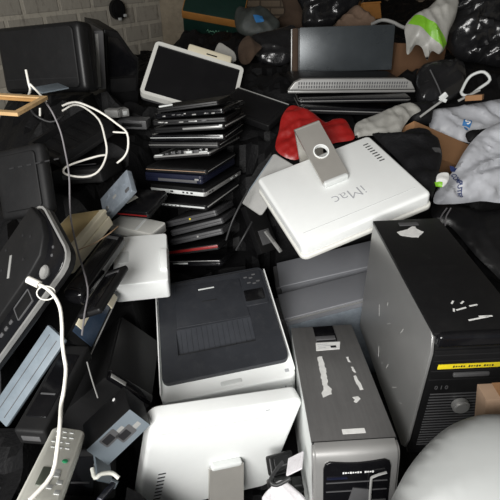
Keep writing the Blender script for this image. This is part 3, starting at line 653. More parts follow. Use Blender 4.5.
# ------------------------------------------------------------------ white all-in-one computers lying on their screens
def all_in_one(key, label, flip):
    t,w,d,h = thing('all_in_one_computer',key,label,'computer','white all-in-one computers')
    s = -1 if flip else 1
    # canonical: chin towards +y, logo and top edge towards -y, back of the casing up
    G = Matrix.Rotation(PI,4,'Z') if flip else Matrix()
    mb = MB(); mb.rr(0,0,w+(.008 if not flip else -.012),d+(.006 if not flip else -.012),.024,0,.017,.005,True,G); mb.build('screen_bezel','white_dirty' if not flip else 'white',t)
    mb = MB(); mb.rr(0,.02,w-.05,d-.10,.004,-.002,.0,mtx=G); mb.build('screen','screen',t)
    mb = MB(); mb.rr(0,.002,w-.012,d-.014,.020,.0165,.021,mtx=G); mb.build('casing_seam','grey',t)
    mb = MB(); mb.rr(0,.002,w-.004,d-.004,.018 if not flip else .026,.020 if not flip else .006,h,.010,mtx=G); body = mb.build('rear_casing','white',t)
    mb = MB(); mb.box((.0,-d/2+.052,h+.0001),(w-.06,.0022,.0010),0); mb.bm.transform(G); mb.build('casing_groove','lgrey',body)
    for k in range(8):
        y = d*((.10 if not flip else .04)+.040*k)
        mb = MB(); mb.rr(w/2-(.040 if not flip else .054),y,.020,.0045,.002,h-.001,h+.0008); mb.bm.transform(G); mb.build('vent_slot','port',body)
    # hinge, arm with its round cable hole, and foot plate
    st = MB(); st.box((-.022 if flip else 0,.020 if not flip else .018,h+.008),(.088,.018,.022),.007,seg=3); st.bm.transform(G); st = st.build('hinge','lgrey',t)
    A = Vector((0,.022,h+.012)); Fd = Vector((0,.22,.165)); aw = .093 if not flip else .098
    if flip: Fd = Vector((0,.24,.20)); A = Vector((0,.030,h+.012))
    hx = -.022 if flip else 0.
    if flip: A.x = Fd.x = hx; A.y = .020
    L = (Fd-A).length; ang = math.atan2(Fd.z-A.z,Fd.y-A.y)
    N = 48; hc = (0,L*.50); hr = .026
    o_,i_ = [],[]
    for k in range(N):
        a = 2*PI*(k+.5)/N; cx,cy = math.cos(a),math.sin(a)
        W2 = aw/2; hi = L-hc[1]; lo = hc[1]
        sc = min(W2/max(abs(cx),1e-6), (hi if cy > 0 else lo)/max(abs(cy),1e-6))
        o_.append((cx*sc, hc[1]+cy*sc)); i_.append((cx*hr, hc[1]+cy*hr))
    # true corners of the plate
    for cxn,cyn in ((W2,0),(-W2,0),(W2,L),(-W2,L)):
        j = min(range(N), key=lambda q: (o_[q][0]-cxn)**2+(o_[q][1]-cyn)**2); o_[j] = (cxn,cyn)
    mt = G @ Matrix.Translation(A) @ Matrix.Rotation(ang,4,'X')
    mb = MB(); mb.ring(o_,i_,-.005,.005,mt); arm = mb.build('stand_arm','alu',t)
    mb = MB(); R = [(math.cos(2*PI*k/32)*(hr+.0005),math.sin(2*PI*k/32)*(hr+.0005)+hc[1]) for k in range(32)]
    R2 = [(math.cos(2*PI*k/32)*(hr-.003),math.sin(2*PI*k/32)*(hr-.003)+hc[1]) for k in range(32)]
    mb.ring(R,R2,-.007,.0075,mt); mb.build('cable_grommet','white',arm)
    fa = math.radians(-96 if not flip else -60)
    mt2 = G @ Matrix.Translation(Fd) @ Matrix.Rotation(fa,4,'X')
    mb = MB(); mb.box((0,.075,-.001),(aw,.15,.010),.002); mb.bm.transform(mt2); mb.build('stand_foot','alu',t)
    mb = MB(); mb.cyl((0,0,0),.006,aw,'x',12); mb.bm.transform(G @ Matrix.Translation(Fd)); mb.build('stand_bend','alu',t)
    if not flip:
        text('lettering','iMac',.062,'greyink',body,(.006,-.056,h+.0002),(0,0,PI),1.0,-.0008)
    else:
        mb = MB(); mb.box((-.1,-.175,h+.0001),(.012,.0035,.0008)); mb.bm.transform(G); mb.build('rating_label','greyink',body)
    return t
all_in_one('imac','white all-in-one computer lying face down, stand raised, with grey lettering on its back',False)
all_in_one('imac_front','white all-in-one computer standing upright in front of the laser printer, turned backwards',True)

# ------------------------------------------------------------------ two grey desktop towers side by side
def grey_tower(key,label,edge):
    t,w,d,h = thing('computer_tower',key,label,'computer','grey computer towers behind the laser printer')
    mb = MB(); mb.box((0,0,h/2-.004),(w-.006,d-.004,h-.008),.004); mb.build('case','pcgrey',t)
    mb = MB(); mb.box((0,0,h-.003),(w,d,.010),.004,seg=3); mb.build('top_cover','pcgrey',t)
    mb = MB(); mb.box((-w/2-.008,0,h/2),(.022,d-.01,h-.012),.008,seg=3); mb.build('front_bezel','dgrey',t)
    if edge:
        mb = MB(); mb.box((0,-d/2-.001,h-.008),(w-.02,.006,.006),.002); mb.build('bright_edge','silver',t)
        mb = MB(); mb.box((0,-d/2-.001,h/2-.01),(w-.02,.004,h-.04),.002); sp_ = mb.build('side_panel','bluegrey_dark',t)
        mb = MB(); mb.rr(.165,.24,.05,.045,.015,0,.003,.001,mtx=on_front(-d/2-.003)); mb.build('panel_catch','navy',sp_)
        mb = MB(); mb.rr(.165,.24,.03,.025,.010,0,.004,.001,mtx=on_front(-d/2-.003)); mb.build('panel_catch','port',sp_)
grey_tower('grey_a','grey computer tower just under the near edge of the lettered white computer',False)
grey_tower('grey_b','grey computer tower with a bright rim, next to the torn-sticker silver tower',True)

# ------------------------------------------------------------------ white-framed monitor at the back
t,w,d,h = thing('monitor','back_monitor','tilted monitor with a white frame and black screen by the block wall','monitor')
mb = MB(); mb.frame(0,0,w,d,.022,.017,.02,h); bz = mb.build('bezel','white_dirty',t)
mb = MB(); mb.rr(0,0,w-.004,d-.004,.02,0,.021,.004,True); mb.build('rear_casing','dgrey',t)
mb = MB(); mb.rr(0,0,w-.032,d-.032,.008,.021,h-.006); mb.build('screen','screen',t)
mb = MB(); mb.box((.04,d/2+.020,.036),(.21,.05,.024),.010,seg=3); st = mb.build('top_bracket','cream',t)
mb = MB(); mb.box((.05,d/2+.012,.0488),(.05,.006,.002)); mb.build('bracket_slot','port',st)
sheet('foam_piece','white_foam','bagdirty_dim',.008,3,'crumpled piece of grey-white foam behind the white-framed monitor','foam')

# ------------------------------------------------------------------ dark computer lying on its side, grille bar and flat panels under it
t,w,d,h = thing('computer_tower','panel_pc','computer tower on its side, broad sheeny dark panel turned to the front','computer')
mb = MB(); mb.box((0,0,h/2-.004),(w-.01,d-.004,h-.008),.004); mb.build('case','black',t)
mb = MB(); mb.box((.012,0,h-.002),(w-.03,d,.008),.003); mb.build('side_panel','darkglass',t)
mb = MB(); mb.box((-w/2+.006,0,h-.012),(.030,d-.004,.03),.012,seg=4); fb = mb.build('front_bezel','taupe',t)
mb = MB(); mb.box((-w/2-.009,0,h-.03),(.004,d-.01,.05),.0015); mb.build('bezel_trim','silver_dull',fb)
t,w,d,h = thing('television','grille_tv','flat silver television lying down with its speaker grille to the front','television')
mb = MB(); mb.box((0,.01,.022),(w-.06,d-.02,.030),.01); mb.build('casing','black',t)
arc = [(-w/2,.012)]+[(-w/2+.006,.02),(-w/2+.022,.042),(-w/2+.05,.055)]+[(w/2-.05,.055),(w/2-.022,.042),(w/2-.006,.02),(w/2,.012)]
mb = MB(); mb.prism(arc[::-1],0,.02,.003,mtx=on_front(-d/2+.018)); gr = mb.build('speaker_grille','silver_dull',t)
n = 44
for row in range(2):
    mb = MB()
    for k in range(n):
        x = -w/2+.04+k*(w-.08)/(n-1); mb.rr(x,.024+row*.014,.0055,.0105,.002,0,.0008,n=2,mtx=on_front(-d/2-.002))
    mb.build('grille_row','dgrey',gr)
mb = MB(); mb.box((0,-d/2+.010,.004),(w+.006,.022,.010),.003); mb.build('bright_rim','silver',t)
def flat_panel(key,label):
    t,w,d,h = thing('laptop',key,label,'laptop','laptops under the silver television')
    mb = MB(); mb.rr(0,0,w,d,.012,0,h*.5,.002,True); mb.build('base','black',t)
    mb = MB(); mb.rr(0,0,w,d,.012,h*.55,h,.003); ld = mb.build('lid','black_gloss',t)
    mb = MB(); mb.frame(0,0,w+.003,d+.003,.013,.004,h*.46,h*.58); mb.build('bright_edge','silver',t)
flat_panel('flat_a','wide black laptop with bright edge directly below the silver television')
flat_panel('flat_b','black laptop with bright rounded outline, lowest below the silver television')
mb = MB()
t,w,d,h = thing('desktop_computer','l1','broad black desktop case with rounded corners in front of the block wall','computer')
mb = MB(); mb.box((0,0,h/2),(w,d,h),.025,seg=4); mb.build('case','black',t)
mb = MB(); mb.rr(0,h/2,w-.05,h-.03,.02,0,.010,.004,mtx=on_front(-d/2+.002)); fp = mb.build('front_panel','black_rough',t)
mb = MB(); mb.box((0,-d/2-.008,.05),(w-.06,.002,.002)); mb.build('panel_seam','port',fp)
mb = MB(); mb.box((w/2+.0005,0,h*.5),(.004,d-.08,h-.06),.0015); mb.build('side_panel','black_gloss',t)
t,w,d,h = thing('metal_strip','l1s','upright grey metal strip between two black cases by the block wall','metal strip')
mb = MB(); mb.box((0,0,h/2),(w-.01,d,h),.006); mb.build('plate','dgrey',t)
mb = MB(); mb.box((-.01,-d/2-.001,h/2),(.014,.004,h-.02),.0015); mb.build('edge_strip','grey',t)
t,w,d,h = thing('printer','l2','black boxy machine with slanted top left of the white-framed monitor','printer')
mb = MB(); mb.prism([(-w/2,0),(w/2,0),(w/2,h*.64),(w*.34,h*.70),(-w*.10,h*.97),(-w*.5,h)],-d/2,d/2,.008,mtx=on_front(0)); mb.build('case','black',t)
mb = MB(); mb.prism([(-w*.42,h*.42),(w*.42,h*.42),(w*.42,h*.60),(w*.30,h*.65),(-w*.12,h*.90),(-w*.42,h*.92)],0,.004,.001,mtx=on_front(-d/2)); mb.build('front_panel','black_gloss',t)
mb = MB(); mb.box((0,-d/2-.003,h*.30),(w-.03,.010,.06),.004); mb.build('paper_flap','black_rough',t)

# ------------------------------------------------------------------ the laptop stack
LAPS = [
 ('lap01','black laptop with bare metal clip on top of the tall laptop stack','black',None),
 ('lap02','black laptop, second from the top of the tall laptop stack','black_gloss','chips'),
 ('lap03','black laptop with broken hinge, third from the top of the tall stack','black','chips'),
 ('lap04','black laptop with dull silver front strip, fourth from the stack top','black','strip'),
 ('lap05','wide black laptop with one thin bright line, fifth from the stack top','black_gloss','line'),
 ('lap06','wide black laptop above the bare laptop base, sixth from the stack top','black','line2'),
 ('lap07','bare laptop base with its grey circuit board showing, mid stack','black','board'),
 ('lap08','black laptop with yellowish line right below the bare circuit board','black','yline'),
 ('lap09','navy blue laptop directly above the thick silver-edged laptop','navy','navy'),
 ('lap10','thick laptop with silver sides and dark ports, middle of stack','silver','ports'),
 ('lap11','black laptop with thin bright silver lid edge below the thick silver one','black','silveredge'),
 ('lap12','dark grey laptop with small yellow dot, topmost of the slanted lower laptops','dgreyl','dot'),
 ('lap13','dark grey laptop, second from the top of the slanted lower laptops','dgreyl',None),
 ('lap14','dark grey laptop resting on the red-edged laptop','dgreyl','logo'),
 ('lap15','laptop with a red front edge near the stack bottom','black','red'),
 ('lap16','black laptop with bright hinge, lowest of stack behind the laser printer','black_gloss','hinge'),
]
def laptop(key,label,m,kind):
    t,w,d,h = thing('laptop',key,label,'laptop','laptops in the tall stack')
    cm = 'lapgrey' if m == 'dgreyl' else ('black' if m in ('silver',) else m)
    hb = h*.55
    mb = MB(); mb.rr(0,0,w,d,.010,0,hb-.0006,.002,True); base = mb.build('base',('silver' if m=='silver' else cm),t)
    if kind == 'board':
        mb = MB(); mb.frame(0,0,w,d,.010,.006,hb-.001,h*.8); mb.build('base_rim','silver_dull',t)
        mb = MB(); mb.rr(0,0,w-.016,d-.016,.006,hb-.001,hb+.002); pcb = mb.build('circuit_board','pcb',t)
        r = random.Random(3)
        for k in range(40):
            x = r.uniform(-w/2+.02,w/2-.02); y = r.uniform(-d/2+.015,d/2-.02) if k < 22 else -d/2+r.uniform(.014,.045)
            hh = r.uniform(.003,.008) if k < 22 else r.uniform(.006,.013); mb = MB(); mb.box((x,y,hb+.002+hh/2),(r.uniform(.008,.026),r.uniform(.006,.016),hh),.0008); mb.build('chip',r.choice(['silver_dull','lgrey','ink','dgrey']),pcb)
        for x in (-w/2+.022,w/2-.03):
            mb = MB(); mb.box((x,-d/2+.012,h*.72),(.034,.012,.010),.002); mb.build('connector','lgrey',t)
        return t
    mb = MB(); mb.rr(0,0,w-.001,d-.001,.010,hb,h,.0025); lid = mb.build('lid',cm if m!='silver' else 'black',t)
    yf = -d/2
    if kind in ('strip','silveredge','line','line2','yline'):
        mm = {'strip':'silver_dull','silveredge':'lgrey','line':'lgrey','line2':'grey','yline':'card_pale'}[kind]
        th = {'strip':.007,'silveredge':.006,'line':.0022,'line2':.002,'yline':.002}[kind]
        x0_,x1_ = {'strip':(-.02,w/2-.01)}.get(kind,(-w/2+.004,w/2-.006))
        mb = MB(); mb.box(((x0_+x1_)/2,yf-.0012,hb),(x1_-x0_,.003,th),.0008); mb.build('front_trim',mm,t)
        mb = MB(); mb.box((w/2+.0008,.0,hb),(.002,d-.02,th*.7),.0006); mb.build('side_trim','grey',t)
        if kind == 'silveredge':
            mb = MB()
            for k in range(7): mb.box((-w/2+.02+k*.018,yf-.003,hb),(.006,.001,.003))
            mb.build('status_light','port',t)
        if kind in('line','strip'):
            mb = MB(); mb.box((w/2-.012,yf-.003,hb+.004),(.012,.006,.008),.002); mb.build('hinge_tip','lgrey',t)
    if kind == 'ports':
        mb = MB(); mb.box((0,yf-.0012,hb*.55),(w-.012,.003,hb*.85),.001); ft = mb.build('front_trim','lgrey',t)
        for x,pw in ((-.02,.012),(.03,.008),(.047,.008),(.065,.010)):
            mb = MB(); mb.box((x,yf-.003,hb*.6),(pw,.0015,.006)); mb.build('port','port',ft)
        mb = MB(); mb.box((w/2+.0008,-.01,hb*.55),(.002,d-.04,hb*.8),.0008); ft = mb.build('side_trim','silver_dull',t)
        for y,pw in ((-.12,.012),(-.10,.012),(.06,.02),(.10,.014)):
            mb = MB(); mb.box((w/2+.002,y,hb*.6),(.0015,pw,.005)); mb.build('port','port' if y<0 else 'lgrey',ft)
    if kind == 'chips':
        r = random.Random(len(label))
        for k in range(9):
            mb = MB(); mb.box((r.uniform(-w/2+.03,w/2-.02),yf-.001,hb*r.uniform(.4,1.2)),(r.uniform(.006,.02),.004,.004),.0008); mb.build('front_connector',r.choice(['grey','silver_dull','dgrey']),t)
    if kind == 'navy':
        mb = MB(); mb.box((.02,yf-.001,hb*.5),(w-.08,.003,hb*.6),.001); mb.build('front_trim','dgrey',t)
        mb = MB(); mb.box((w/2-.02,yf-.001,hb),(.016,.004,.006),.001); mb.build('latch','grey',t)
    if kind == 'dot':
        mb = MB(); mb.cyl((-.0,yf-.0008,hb),.0035,.002,'y',10); mb.build('indicator','yellow',t)
    if kind == 'logo':
        mb = MB(); mb.cyl((.01,yf-.0008,hb*1.0),.0035,.002,'y',10); mb.build('indicator','grey',t)
    if kind == 'red':
        mb = MB(); mb.box((0,yf-.001,h*.62),(w-.004,.004,h*.46),.002); mb.build('red_edge','redgloss',t)
    if kind == 'hinge':
        mb = MB(); mb.box((-.05,yf-.001,hb),(.06,.004,.006),.0015); mb.build('hinge','lgrey',t)
        mb = MB(); mb.box((0,yf-.001,h-.002),(w-.01,.003,.0018),.0006); mb.build('front_trim','silver_dull',t)
    if key == 'lap01':
        mb = MB(); mb.box((-.09,yf+.03,h+.004),(.05,.022,.006),.002,(0,0,.5)); mb.build('metal_clip','lgrey',t)
        mb = MB(); mb.box((-.09,yf+.03,h+.0075),(.022,.012,.002),.001,(0,0,.5)); mb.build('screw_plate','dgrey',t)
    return t
for a in LAPS: laptop(*a)

# ------------------------------------------------------------------ dark screens leaning behind the laptop stack
def leaning(key,label):
    t,w,d,h = thing('laptop_screen',key,label,'screen')
    mb = MB(); mb.rr(0,0,w,d,.008,0,h,.003,True); mb.build('shell','black',t)
    mb = MB(); mb.rr(0,0,w-.03,d-.03,.003,h,h+.001); mb.build('panel','screen',t)
    mb = MB(); mb.box((0,d/2-.004,h+.001),(w-.02,.004,.003),.001); mb.build('edge_strip','grey',t)
leaning('lean_a','black screen with thin grey edge leaning behind the tall laptop stack')
leaning('lean_b','smaller black screen leaning just below the grey-edged leaning one')
t,w,d,h = thing('plastic_sheet','foot_panel','grey plastic panel tucked beside the lettered white computer','panel')
mb = MB(); mb.rr(0,0,w,d,.012,0,h,.004,True); mb.build('sheet','grey',t)
mb = MB(); mb.box((-w/2+.004,0,h),(.004,d-.03,.004),.001); mb.build('edge_lip','bluegrey',t)
for key,label,m1,m2 in (('silver_bit','thin silver strip below the grey plastic panel','silver_dull','grey'),
                        ('blackslab_a','dark drive unit between laptop stack and lettered white computer','black','dgrey')):
    t,w,d,h = thing('metal_strip' if 'bit' in key else 'disc_drive',key,label,'metal strip' if 'bit' in key else 'disc drive')
    mb = MB(); mb.box((0,0,h/2),(w,d,h),.003); mb.build('body',m1,t)
    mb = MB(); mb.box((0,-d*.2,h+.0005),(w*.6,d*.3,.0016),.0006); mb.build('top_plate',m2,t)

# ------------------------------------------------------------------ things on the left
t,w,d,h = thing('power_adapter','adp_a','larger pale grey adapter block under the slanted black machine','adapter')
mb = MB(); mb.box((0,0,h/2),(w,d,h),.004); mb.build('body','grey',t)
mb = MB(); mb.box((w/2-.004,0,h/2),(.003,d+.001,h+.001),.001); mb.build('seam','port',t)
t,w,d,h = thing('power_adapter','adp_b','small pale grey adapter block beside the larger pale one','adapter')
mb = MB(); mb.box((0,0,h/2),(w,d,h),.004); mb.build('body','grey',t)
mb = MB(); mb.box((0,-d/2-.0005,h/2),(w*.5,.002,h*.5),.0008); mb.build('socket','lgrey',t)
t,w,d,h = thing('power_adapter','adp_c','long dark grey adapter block below the two pale ones','adapter')
mb = MB(); mb.box((0,0,h/2),(w,d,h),.004); mb.build('body','dgrey',t)
mb = MB(); mb.box((0,-d/2-.0005,h/2),(w*.7,.002,h*.4),.0008); mb.build('label_plate','black',t)
t,w,d,h = thing('picture_frame','frame','pale wooden frame corner poking out above the black keyboard tray','frame')
mb = MB(); mb.frame(0,0,w,d,.002,.016,.003,h); mb.build('wooden_rim','wood',t)
mb = MB(); mb.frame(0,0,w-.030,d-.030,.001,.006,0,h-.004); mb.build('inner_edge','wood_dark',t)
t,w,d,h = thing('keyboard_tray','l7','black plastic tray with raised rim under the white cable loops','tray')
mb = MB(); mb.rr(0,0,w,d,.01,0,h*.4,.003,True); mb.build('base','black_rough',t)
mb = MB(); mb.frame(0,0,w,d,.01,.014,h*.4,h); mb.build('raised_rim','black',t)
mb = MB()
for k in range(5): mb.box((-w/2+.04+k*.04,0,h*.45),(.006,d-.04,.006),.001)
mb.build('rib','black',t)
t,w,d,h = thing('monitor','l8','dull black monitor case left of the white cable loops','monitor')
mb = MB(); mb.box((0,0,h/2),(w,d,h),.02,seg=3); mb.build('case','black_rough',t)
mb = MB(); mb.rr(0,h/2,w-.04,h-.04,.012,0,.006,.003,mtx=on_front(-d/2)); fp = mb.build('rear_cover','black_rough',t)
for k in range(6):
    mb = MB(); mb.box((-w/2+.07+k*.03,-d/2-.007,h*.7),(.016,.002,.004)); mb.build('vent_slot','port',fp)
# black all-in-one printer with round button and silver rim
t,w,d,h = thing('printer','l9','black inkjet printer with round silver button and curved silver rim','printer')
mb = MB(); mb.rr(0,0,w,d,.045,0,h-.008,.005,True); mb.build('body','black',t)
mb = MB(); mb.frame(0,0,w+.004,d+.004,.047,.006,h-.014,h-.003); mb.build('silver_rim','silver_dull',t)
mb = MB(); mb.rr(0,0,w-.010,d-.010,.042,h-.009,h-.001,.003); dk = mb.build('control_deck','black_gloss',t)
mb = MB(); mb.prism([(-.20,-.052),(.10,-.052),(.150,-.044),(.185,-.01),(.200,.04),(.190,.108),(-.20,.110)],h-.002,h+.016,.005); lid = mb.build('scanner_lid','black_rough',t)
for x,y in ((.13,.06),(.06,.085),(.10,.0),(.02,.05),(.15,.03),(-.02,.09)):
    mb = MB(); mb.cyl((x,y,h+.0165),.004,.002,'z',12); mb.build('rubber_stop','port',lid)
mb = MB(); mb.box((.05,.030,h+.0168),(.060,.009,.002),.001,(0,0,.9)); mb.build('grey_strip','grey',lid)
mb = MB(); mb.cyl((.128,-.076,h+.001),.017,.007,'z',28,.002); bt = mb.build('round_button','silver_dull',t)
mb = MB(); mb.cyl((.128,-.076,h+.005),.0115,.002,'z',28,.0006); mb.build('button_cap','grey',bt)
for x,y in ((.168,-.060),(.182,-.045),(.095,-.095)):
    mb = MB(); mb.cyl((x,y,h-.001),.004,.004,'z',14,.001); mb.build('small_button','dgrey',t)
mb = MB(); mb.rr(.028,-.082,.060,.036,.003,h-.002,h+.001,.0008); mb.build('display','black',t)
mb = MB(); mb.frame(.028,-.082,.068,.044,.004,.003,h-.002,h+.0016); mb.build('display_frame','dgrey',t)
for k in range(4):
    mb = MB(); mb.rr(-.030-.022*k,-.082,.013,.009,.003,h-.002,h+.002,.0008); mb.build('small_button','dgrey',t)
t,w,d,h = thing('scanner','beige','tan-topped beige flatbed machine amid the black printers','scanner')
mb = MB(); mb.rr(0,0,w,d,.008,0,h*.52,.003,True); mb.build('base','cream',t)
mb = MB(); mb.rr(0,0,w-.006,d-.006,.008,h*.55,h*.78,.002); mb.build('mid_tray','cream',t)
mb = MB(); mb.rr(0,0,w,d,.008,h*.8,h-.002,.003); ld = mb.build('lid','cream',t)
mb = MB(); mb.rr(-.008,.004,w-.03,d-.02,.005,h-.002,h,.001); mb.build('lid_top','tan',t)
t,w,d,h = thing('disc_drive','blueplate','blue-grey disc drive with bare metal underside near the tan-topped scanner','disc drive')
mb = MB(); mb.rr(0,0,w,d,.004,0,h,.002,True); bd = mb.build('body','bluegrey_dark',t)
r = random.Random(8)
for k in range(8):
    mb = MB(); mb.rr(r.uniform(-w/2+.02,w/2-.02),r.uniform(-d/2+.015,d/2-.015),r.uniform(.01,.03),r.uniform(.008,.02),.003,h,h+.002,.0006); mb.build('pressed_panel',r.choice(['bluegrey_dark','grey','dgrey']),bd)
t,w,d,h = thing('laptop','l12','black laptop with a small white sticker left of the tall stack','laptop')
mb = MB(); mb.rr(0,0,w,d,.01,0,h*.5,.002,True); mb.build('base','black',t)
mb = MB(); mb.rr(0,0,w,d,.01,h*.55,h,.003); ld = mb.build('lid','black_gloss',t)
mb = MB(); mb.box((-.03,0,h+.0003),(.022,.045,.0006),0,(0,0,-.5)); mb.build('white_sticker','offwhite',ld)
mb = MB(); mb.box((0,-d/2-.001,h*.45),(w-.01,.003,.004),.001); mb.build('red_line','redgloss',t)
t,w,d,h = thing('router','greybeige','grey-beige flat box with pale stripe above the white box','box')
mb = MB(); mb.rr(0,0,w,d,.006,0,h,.003,True); mb.build('casing','white_dirty',t)
mb = MB(); mb.box((.02,0,h+.0004),(.010,d-.01,.0012),0,(0,0,.2)); mb.build('pale_stripe','white',t)
mb = MB(); mb.box((w/2+.001,0,h/2),(.004,d-.02,h-.012),.001); mb.build('grey_end','grey',t)
t,w,d,h = thing('printer','whitebox','small white printer left behind the charcoal-topped one','printer')
mb = MB(); mb.rr(0,0,w,d,.01,0,h,.004,True); bd = mb.build('casing','white',t)
mb = MB(); mb.rr(-w/2+.03,.01,.034,.05,.004,h,h+.0015,.0006); mb.build('grey_window','lgrey',bd)
mb = MB(); mb.box((w/2-.012,-.02,h+.004),(.022,.09,.012),.005); mb.build('side_ridge','white',bd)
def bar(key,label,m,extra):
    t,w,d,h = thing('printer',key,label,'printer','narrow black printers')
    mb = MB(); mb.box((0,0,h/2),(w,d,h),.016,seg=4); mb.build('casing',m,t)
    mb = MB(); mb.box((0,-.01,h+.0004),(w*.5,d*.8,.003),.001); mb.build('top_panel','black_gloss',t)
    mb = MB(); mb.box((0,d/2-.03,h+.001),(w*.62,.012,.003),.001); mb.build('button_strip','dgrey',t)
bar('bar_a','long glossy black printer slanting beside the tan-topped scanner','black_gloss',1)
bar('bar_b','long black printer with pointed end in front of the white printer','black',2)
t,w,d,h = thing('tablet','bluelcd','dark blue screen panel with cream corners on a slant','screen')
mb = MB(); mb.rr(0,0,w,d,.004,0,h-.002,.001,True); mb.build('backing','black',t)
mb = MB(); mb.rr(-.003,0,w-.012,d-.05,.002,h-.002,h,.0006); mb.build('blue_panel','bluescreen',t)
for x,y,ww,dd in ((.018,d/2-.030,.045,.045),(-w/2+.014,-d/2+.075,.024,.06)):
    mb = MB(); mb.rr(x,y,ww,dd,.002,h-.002,h+.002,.0006); mb.build('cream_corner','cream',t)
mb = MB(); mb.box((w/2-.002,0,h),(.003,d-.01,.004),.001); mb.build('metal_edge','silver_dull',t)
t,w,d,h = thing('computer_tower','l16','dark grey computer tower lying left of the charcoal-topped printer','computer')
mb = MB(); mb.box((0,0,h/2-.003),(w,d,h-.006),.006); mb.build('case','black_rough',t)
mb = MB(); mb.box((0,.01,h-.002),(w-.008,d-.03,.008),.003); mb.build('side_panel','black',t)
mb = MB(); mb.box((0,-d/2+.012,h-.001),(w-.01,.028,.016),.006); fb = mb.build('front_bezel','black_gloss',t)
mb = MB(); mb.box((-w/2+.035,-d/2+.006,h+.006),(.05,.012,.006),.002); mb.build('handle_strip','grey',fb)
t,w,d,h = thing('product_box','photobox','dark retail box with grey end picturing two small devices','box')
mb = MB(); mb.box((0,0,h/2),(w,d,h),.002); mb.build('carton','black',t)
mb = MB(); mb.rr(0,h/2,w-.002,h-.003,.001,0,.0008,mtx=on_front(-d/2)); pic = mb.build('printed_end','photo',t)
for (x,z,a) in ((-.012,.050,.0),(.016,.030,.0)):
    mb = MB(); mb.rr(x,z,.040,.028,.004,0,.0006,mtx=on_front(-d/2-.0008)); dv = mb.build('pictured_device','dgrey',pic)
    mb = MB(); mb.rr(x-.004,z,.024,.018,.002,0,.0004,mtx=on_front(-d/2-.0014)); mb.build('pictured_screen','ink',dv)
    mb = MB(); mb.rr(x+.028,z-.003,.016,.012,.002,0,.0004,mtx=on_front(-d/2-.0008)); mb.build('pictured_device','grey',pic)
mb = MB(); mb.cyl((.03,.03,h+.0005),.004,.001,'z',12); mb.build('white_dot','whiteink',t)
# white control panel from a multifunction printer
t,w,d,h = thing('control_panel','panel18','ivory control panel with small display and round green button','control panel')
mb = MB(); mb.rr(0,0,w,d,.016,0,h,.007,True); pn = mb.build('shell','offwhite',t)
mb = MB(); mb.rr(-.008,-.028,.017,.054,.002,h-.001,h+.0015,.0005); mb.build('display','lcd',pn)
mb = MB(); mb.cyl((.017,.024,h+.0005),.0055,.004,'z',18,.001); mb.build('green_button','greenlight',pn)
for i in range(3):
    for j in range(4):
        mb = MB(); mb.rr(-.020+.014*i+.004*(j%2),.128-.020*j,.009,.005,.002,h-.001,h+.0012,.0005); mb.build('key','lgrey',pn)
for x,y in ((.012,-.02),(.022,-.04),(.008,-.055),(.024,-.068),(.012,-.010)):
    mb = MB(); mb.rr(x,y,.010,.012,.002,h-.001,h+.0012,.0005); mb.build('key','lgrey',pn)
mb = MB(); mb.frame(.012,-.034,.014,.034,.003,.001,h-.001,h+.0008); mb.build('key_outline','grey',pn)
t,w,d,h = thing('drive_cover','silverbar','long pale blue-grey cover strip between black devices','cover')
mb = MB(); mb.box((0,0,h/2),(w,d,h),.004); mb.build('cover','bluegrey',t)
for x in (-.012,.014):
    mb = MB(); mb.box((x,0,h+.0004),(.002,d-.03,.0012)); mb.build('groove','dgrey',t)
def darkbox(name,key,label,cat,m='black',m2='black_gloss',bev=.008,grp=None):
    t,w,d,h = thing(name,key,label,cat,grp)
    mb = MB(); mb.box((0,0,h/2),(w,d,h),bev,seg=3); mb.build('casing',m,t)
    mb = MB(); mb.rr(0,0,w*.7,d*.72,.004,h-.0005,h+.0022,.001); tp = mb.build('top_panel',m2,t)
    mb = MB(); mb.box((0,-d*.12,h+.0028),(w*.5,.004,.0016),.0005); mb.build('groove','dgrey',tp)
    mb = MB(); mb.box((0,-d/2-.0006,h*.5),(w*.6,.003,h*.3),.001); mb.build('front_slot','dgrey',t)
    return t
darkbox('disc_player','flatdev','flat black device below the curled white cable loop','device','black_rough')
#,'black laptop wedged under the round-button printer','laptop')
darkbox('printer','l15b','glossy black device with parallel grooves beneath the thick white cable','printer','black_rough')
#,'rounded black device above the ivory control panel','speaker','black',bev=.02)
darkbox('power_supply','l19','black power supply right of the ivory control panel','power supply','black_rough')
#,'black curved handset by the blue screen panel','telephone','black_gloss','black',.016)
#,'black cartridge tray beside the pale cover strip','cartridge')
darkbox('circuit_box','blackbit_a','black plastic bracket beside the white computer standing upright','bracket')
darkbox('circuit_box','blackbit_b','black connector block just above the crumpled printed paper','connector')
darkbox('circuit_box','blackbit_c','small black block next to the silver tower side','connector')
#,'black case in the shadow behind the white sheeting','computer','black_rough')
t,w,d,h = thing('metal_plate','metalplate','grey metal plate under the picture box','plate')
mb = MB(); mb.box((0,0,h/2),(w,d,h),.002); mb.build('plate','bluegrey',t)
mb = MB(); mb.cyl((.01,.02,h+.0005),.006,.0015,'z',14); mb.build('screw_hole','port',t)
t,w,d,h = thing('cable_tie','bluestrip','blue-grey plastic strip at the bottom under the picture box','strip')
mb = MB(); mb.box((0,0,h/2),(w,d,h),.003); mb.build('strip','navy',t)
mb = MB(); mb.box((0,d/2-.008,h/2),(w+.004,.012,h+.003),.002); mb.build('end_clip','bluegrey',t)
t,w,d,h = thing('plastic_sheet','greysheet','grey-blue flat card lying under the broad black case','card')
mb = MB(); mb.rr(0,0,w,d,.002,0,h,.001); mb.build('card','bluegrey',t)
t,w,d,h = thing('paper_card','whitecard','small white card between white computer and silver tower','card')
mb = MB(); mb.rr(0,0,w,d,.001,0,h,.0005); mb.build('card','paperprint',t)

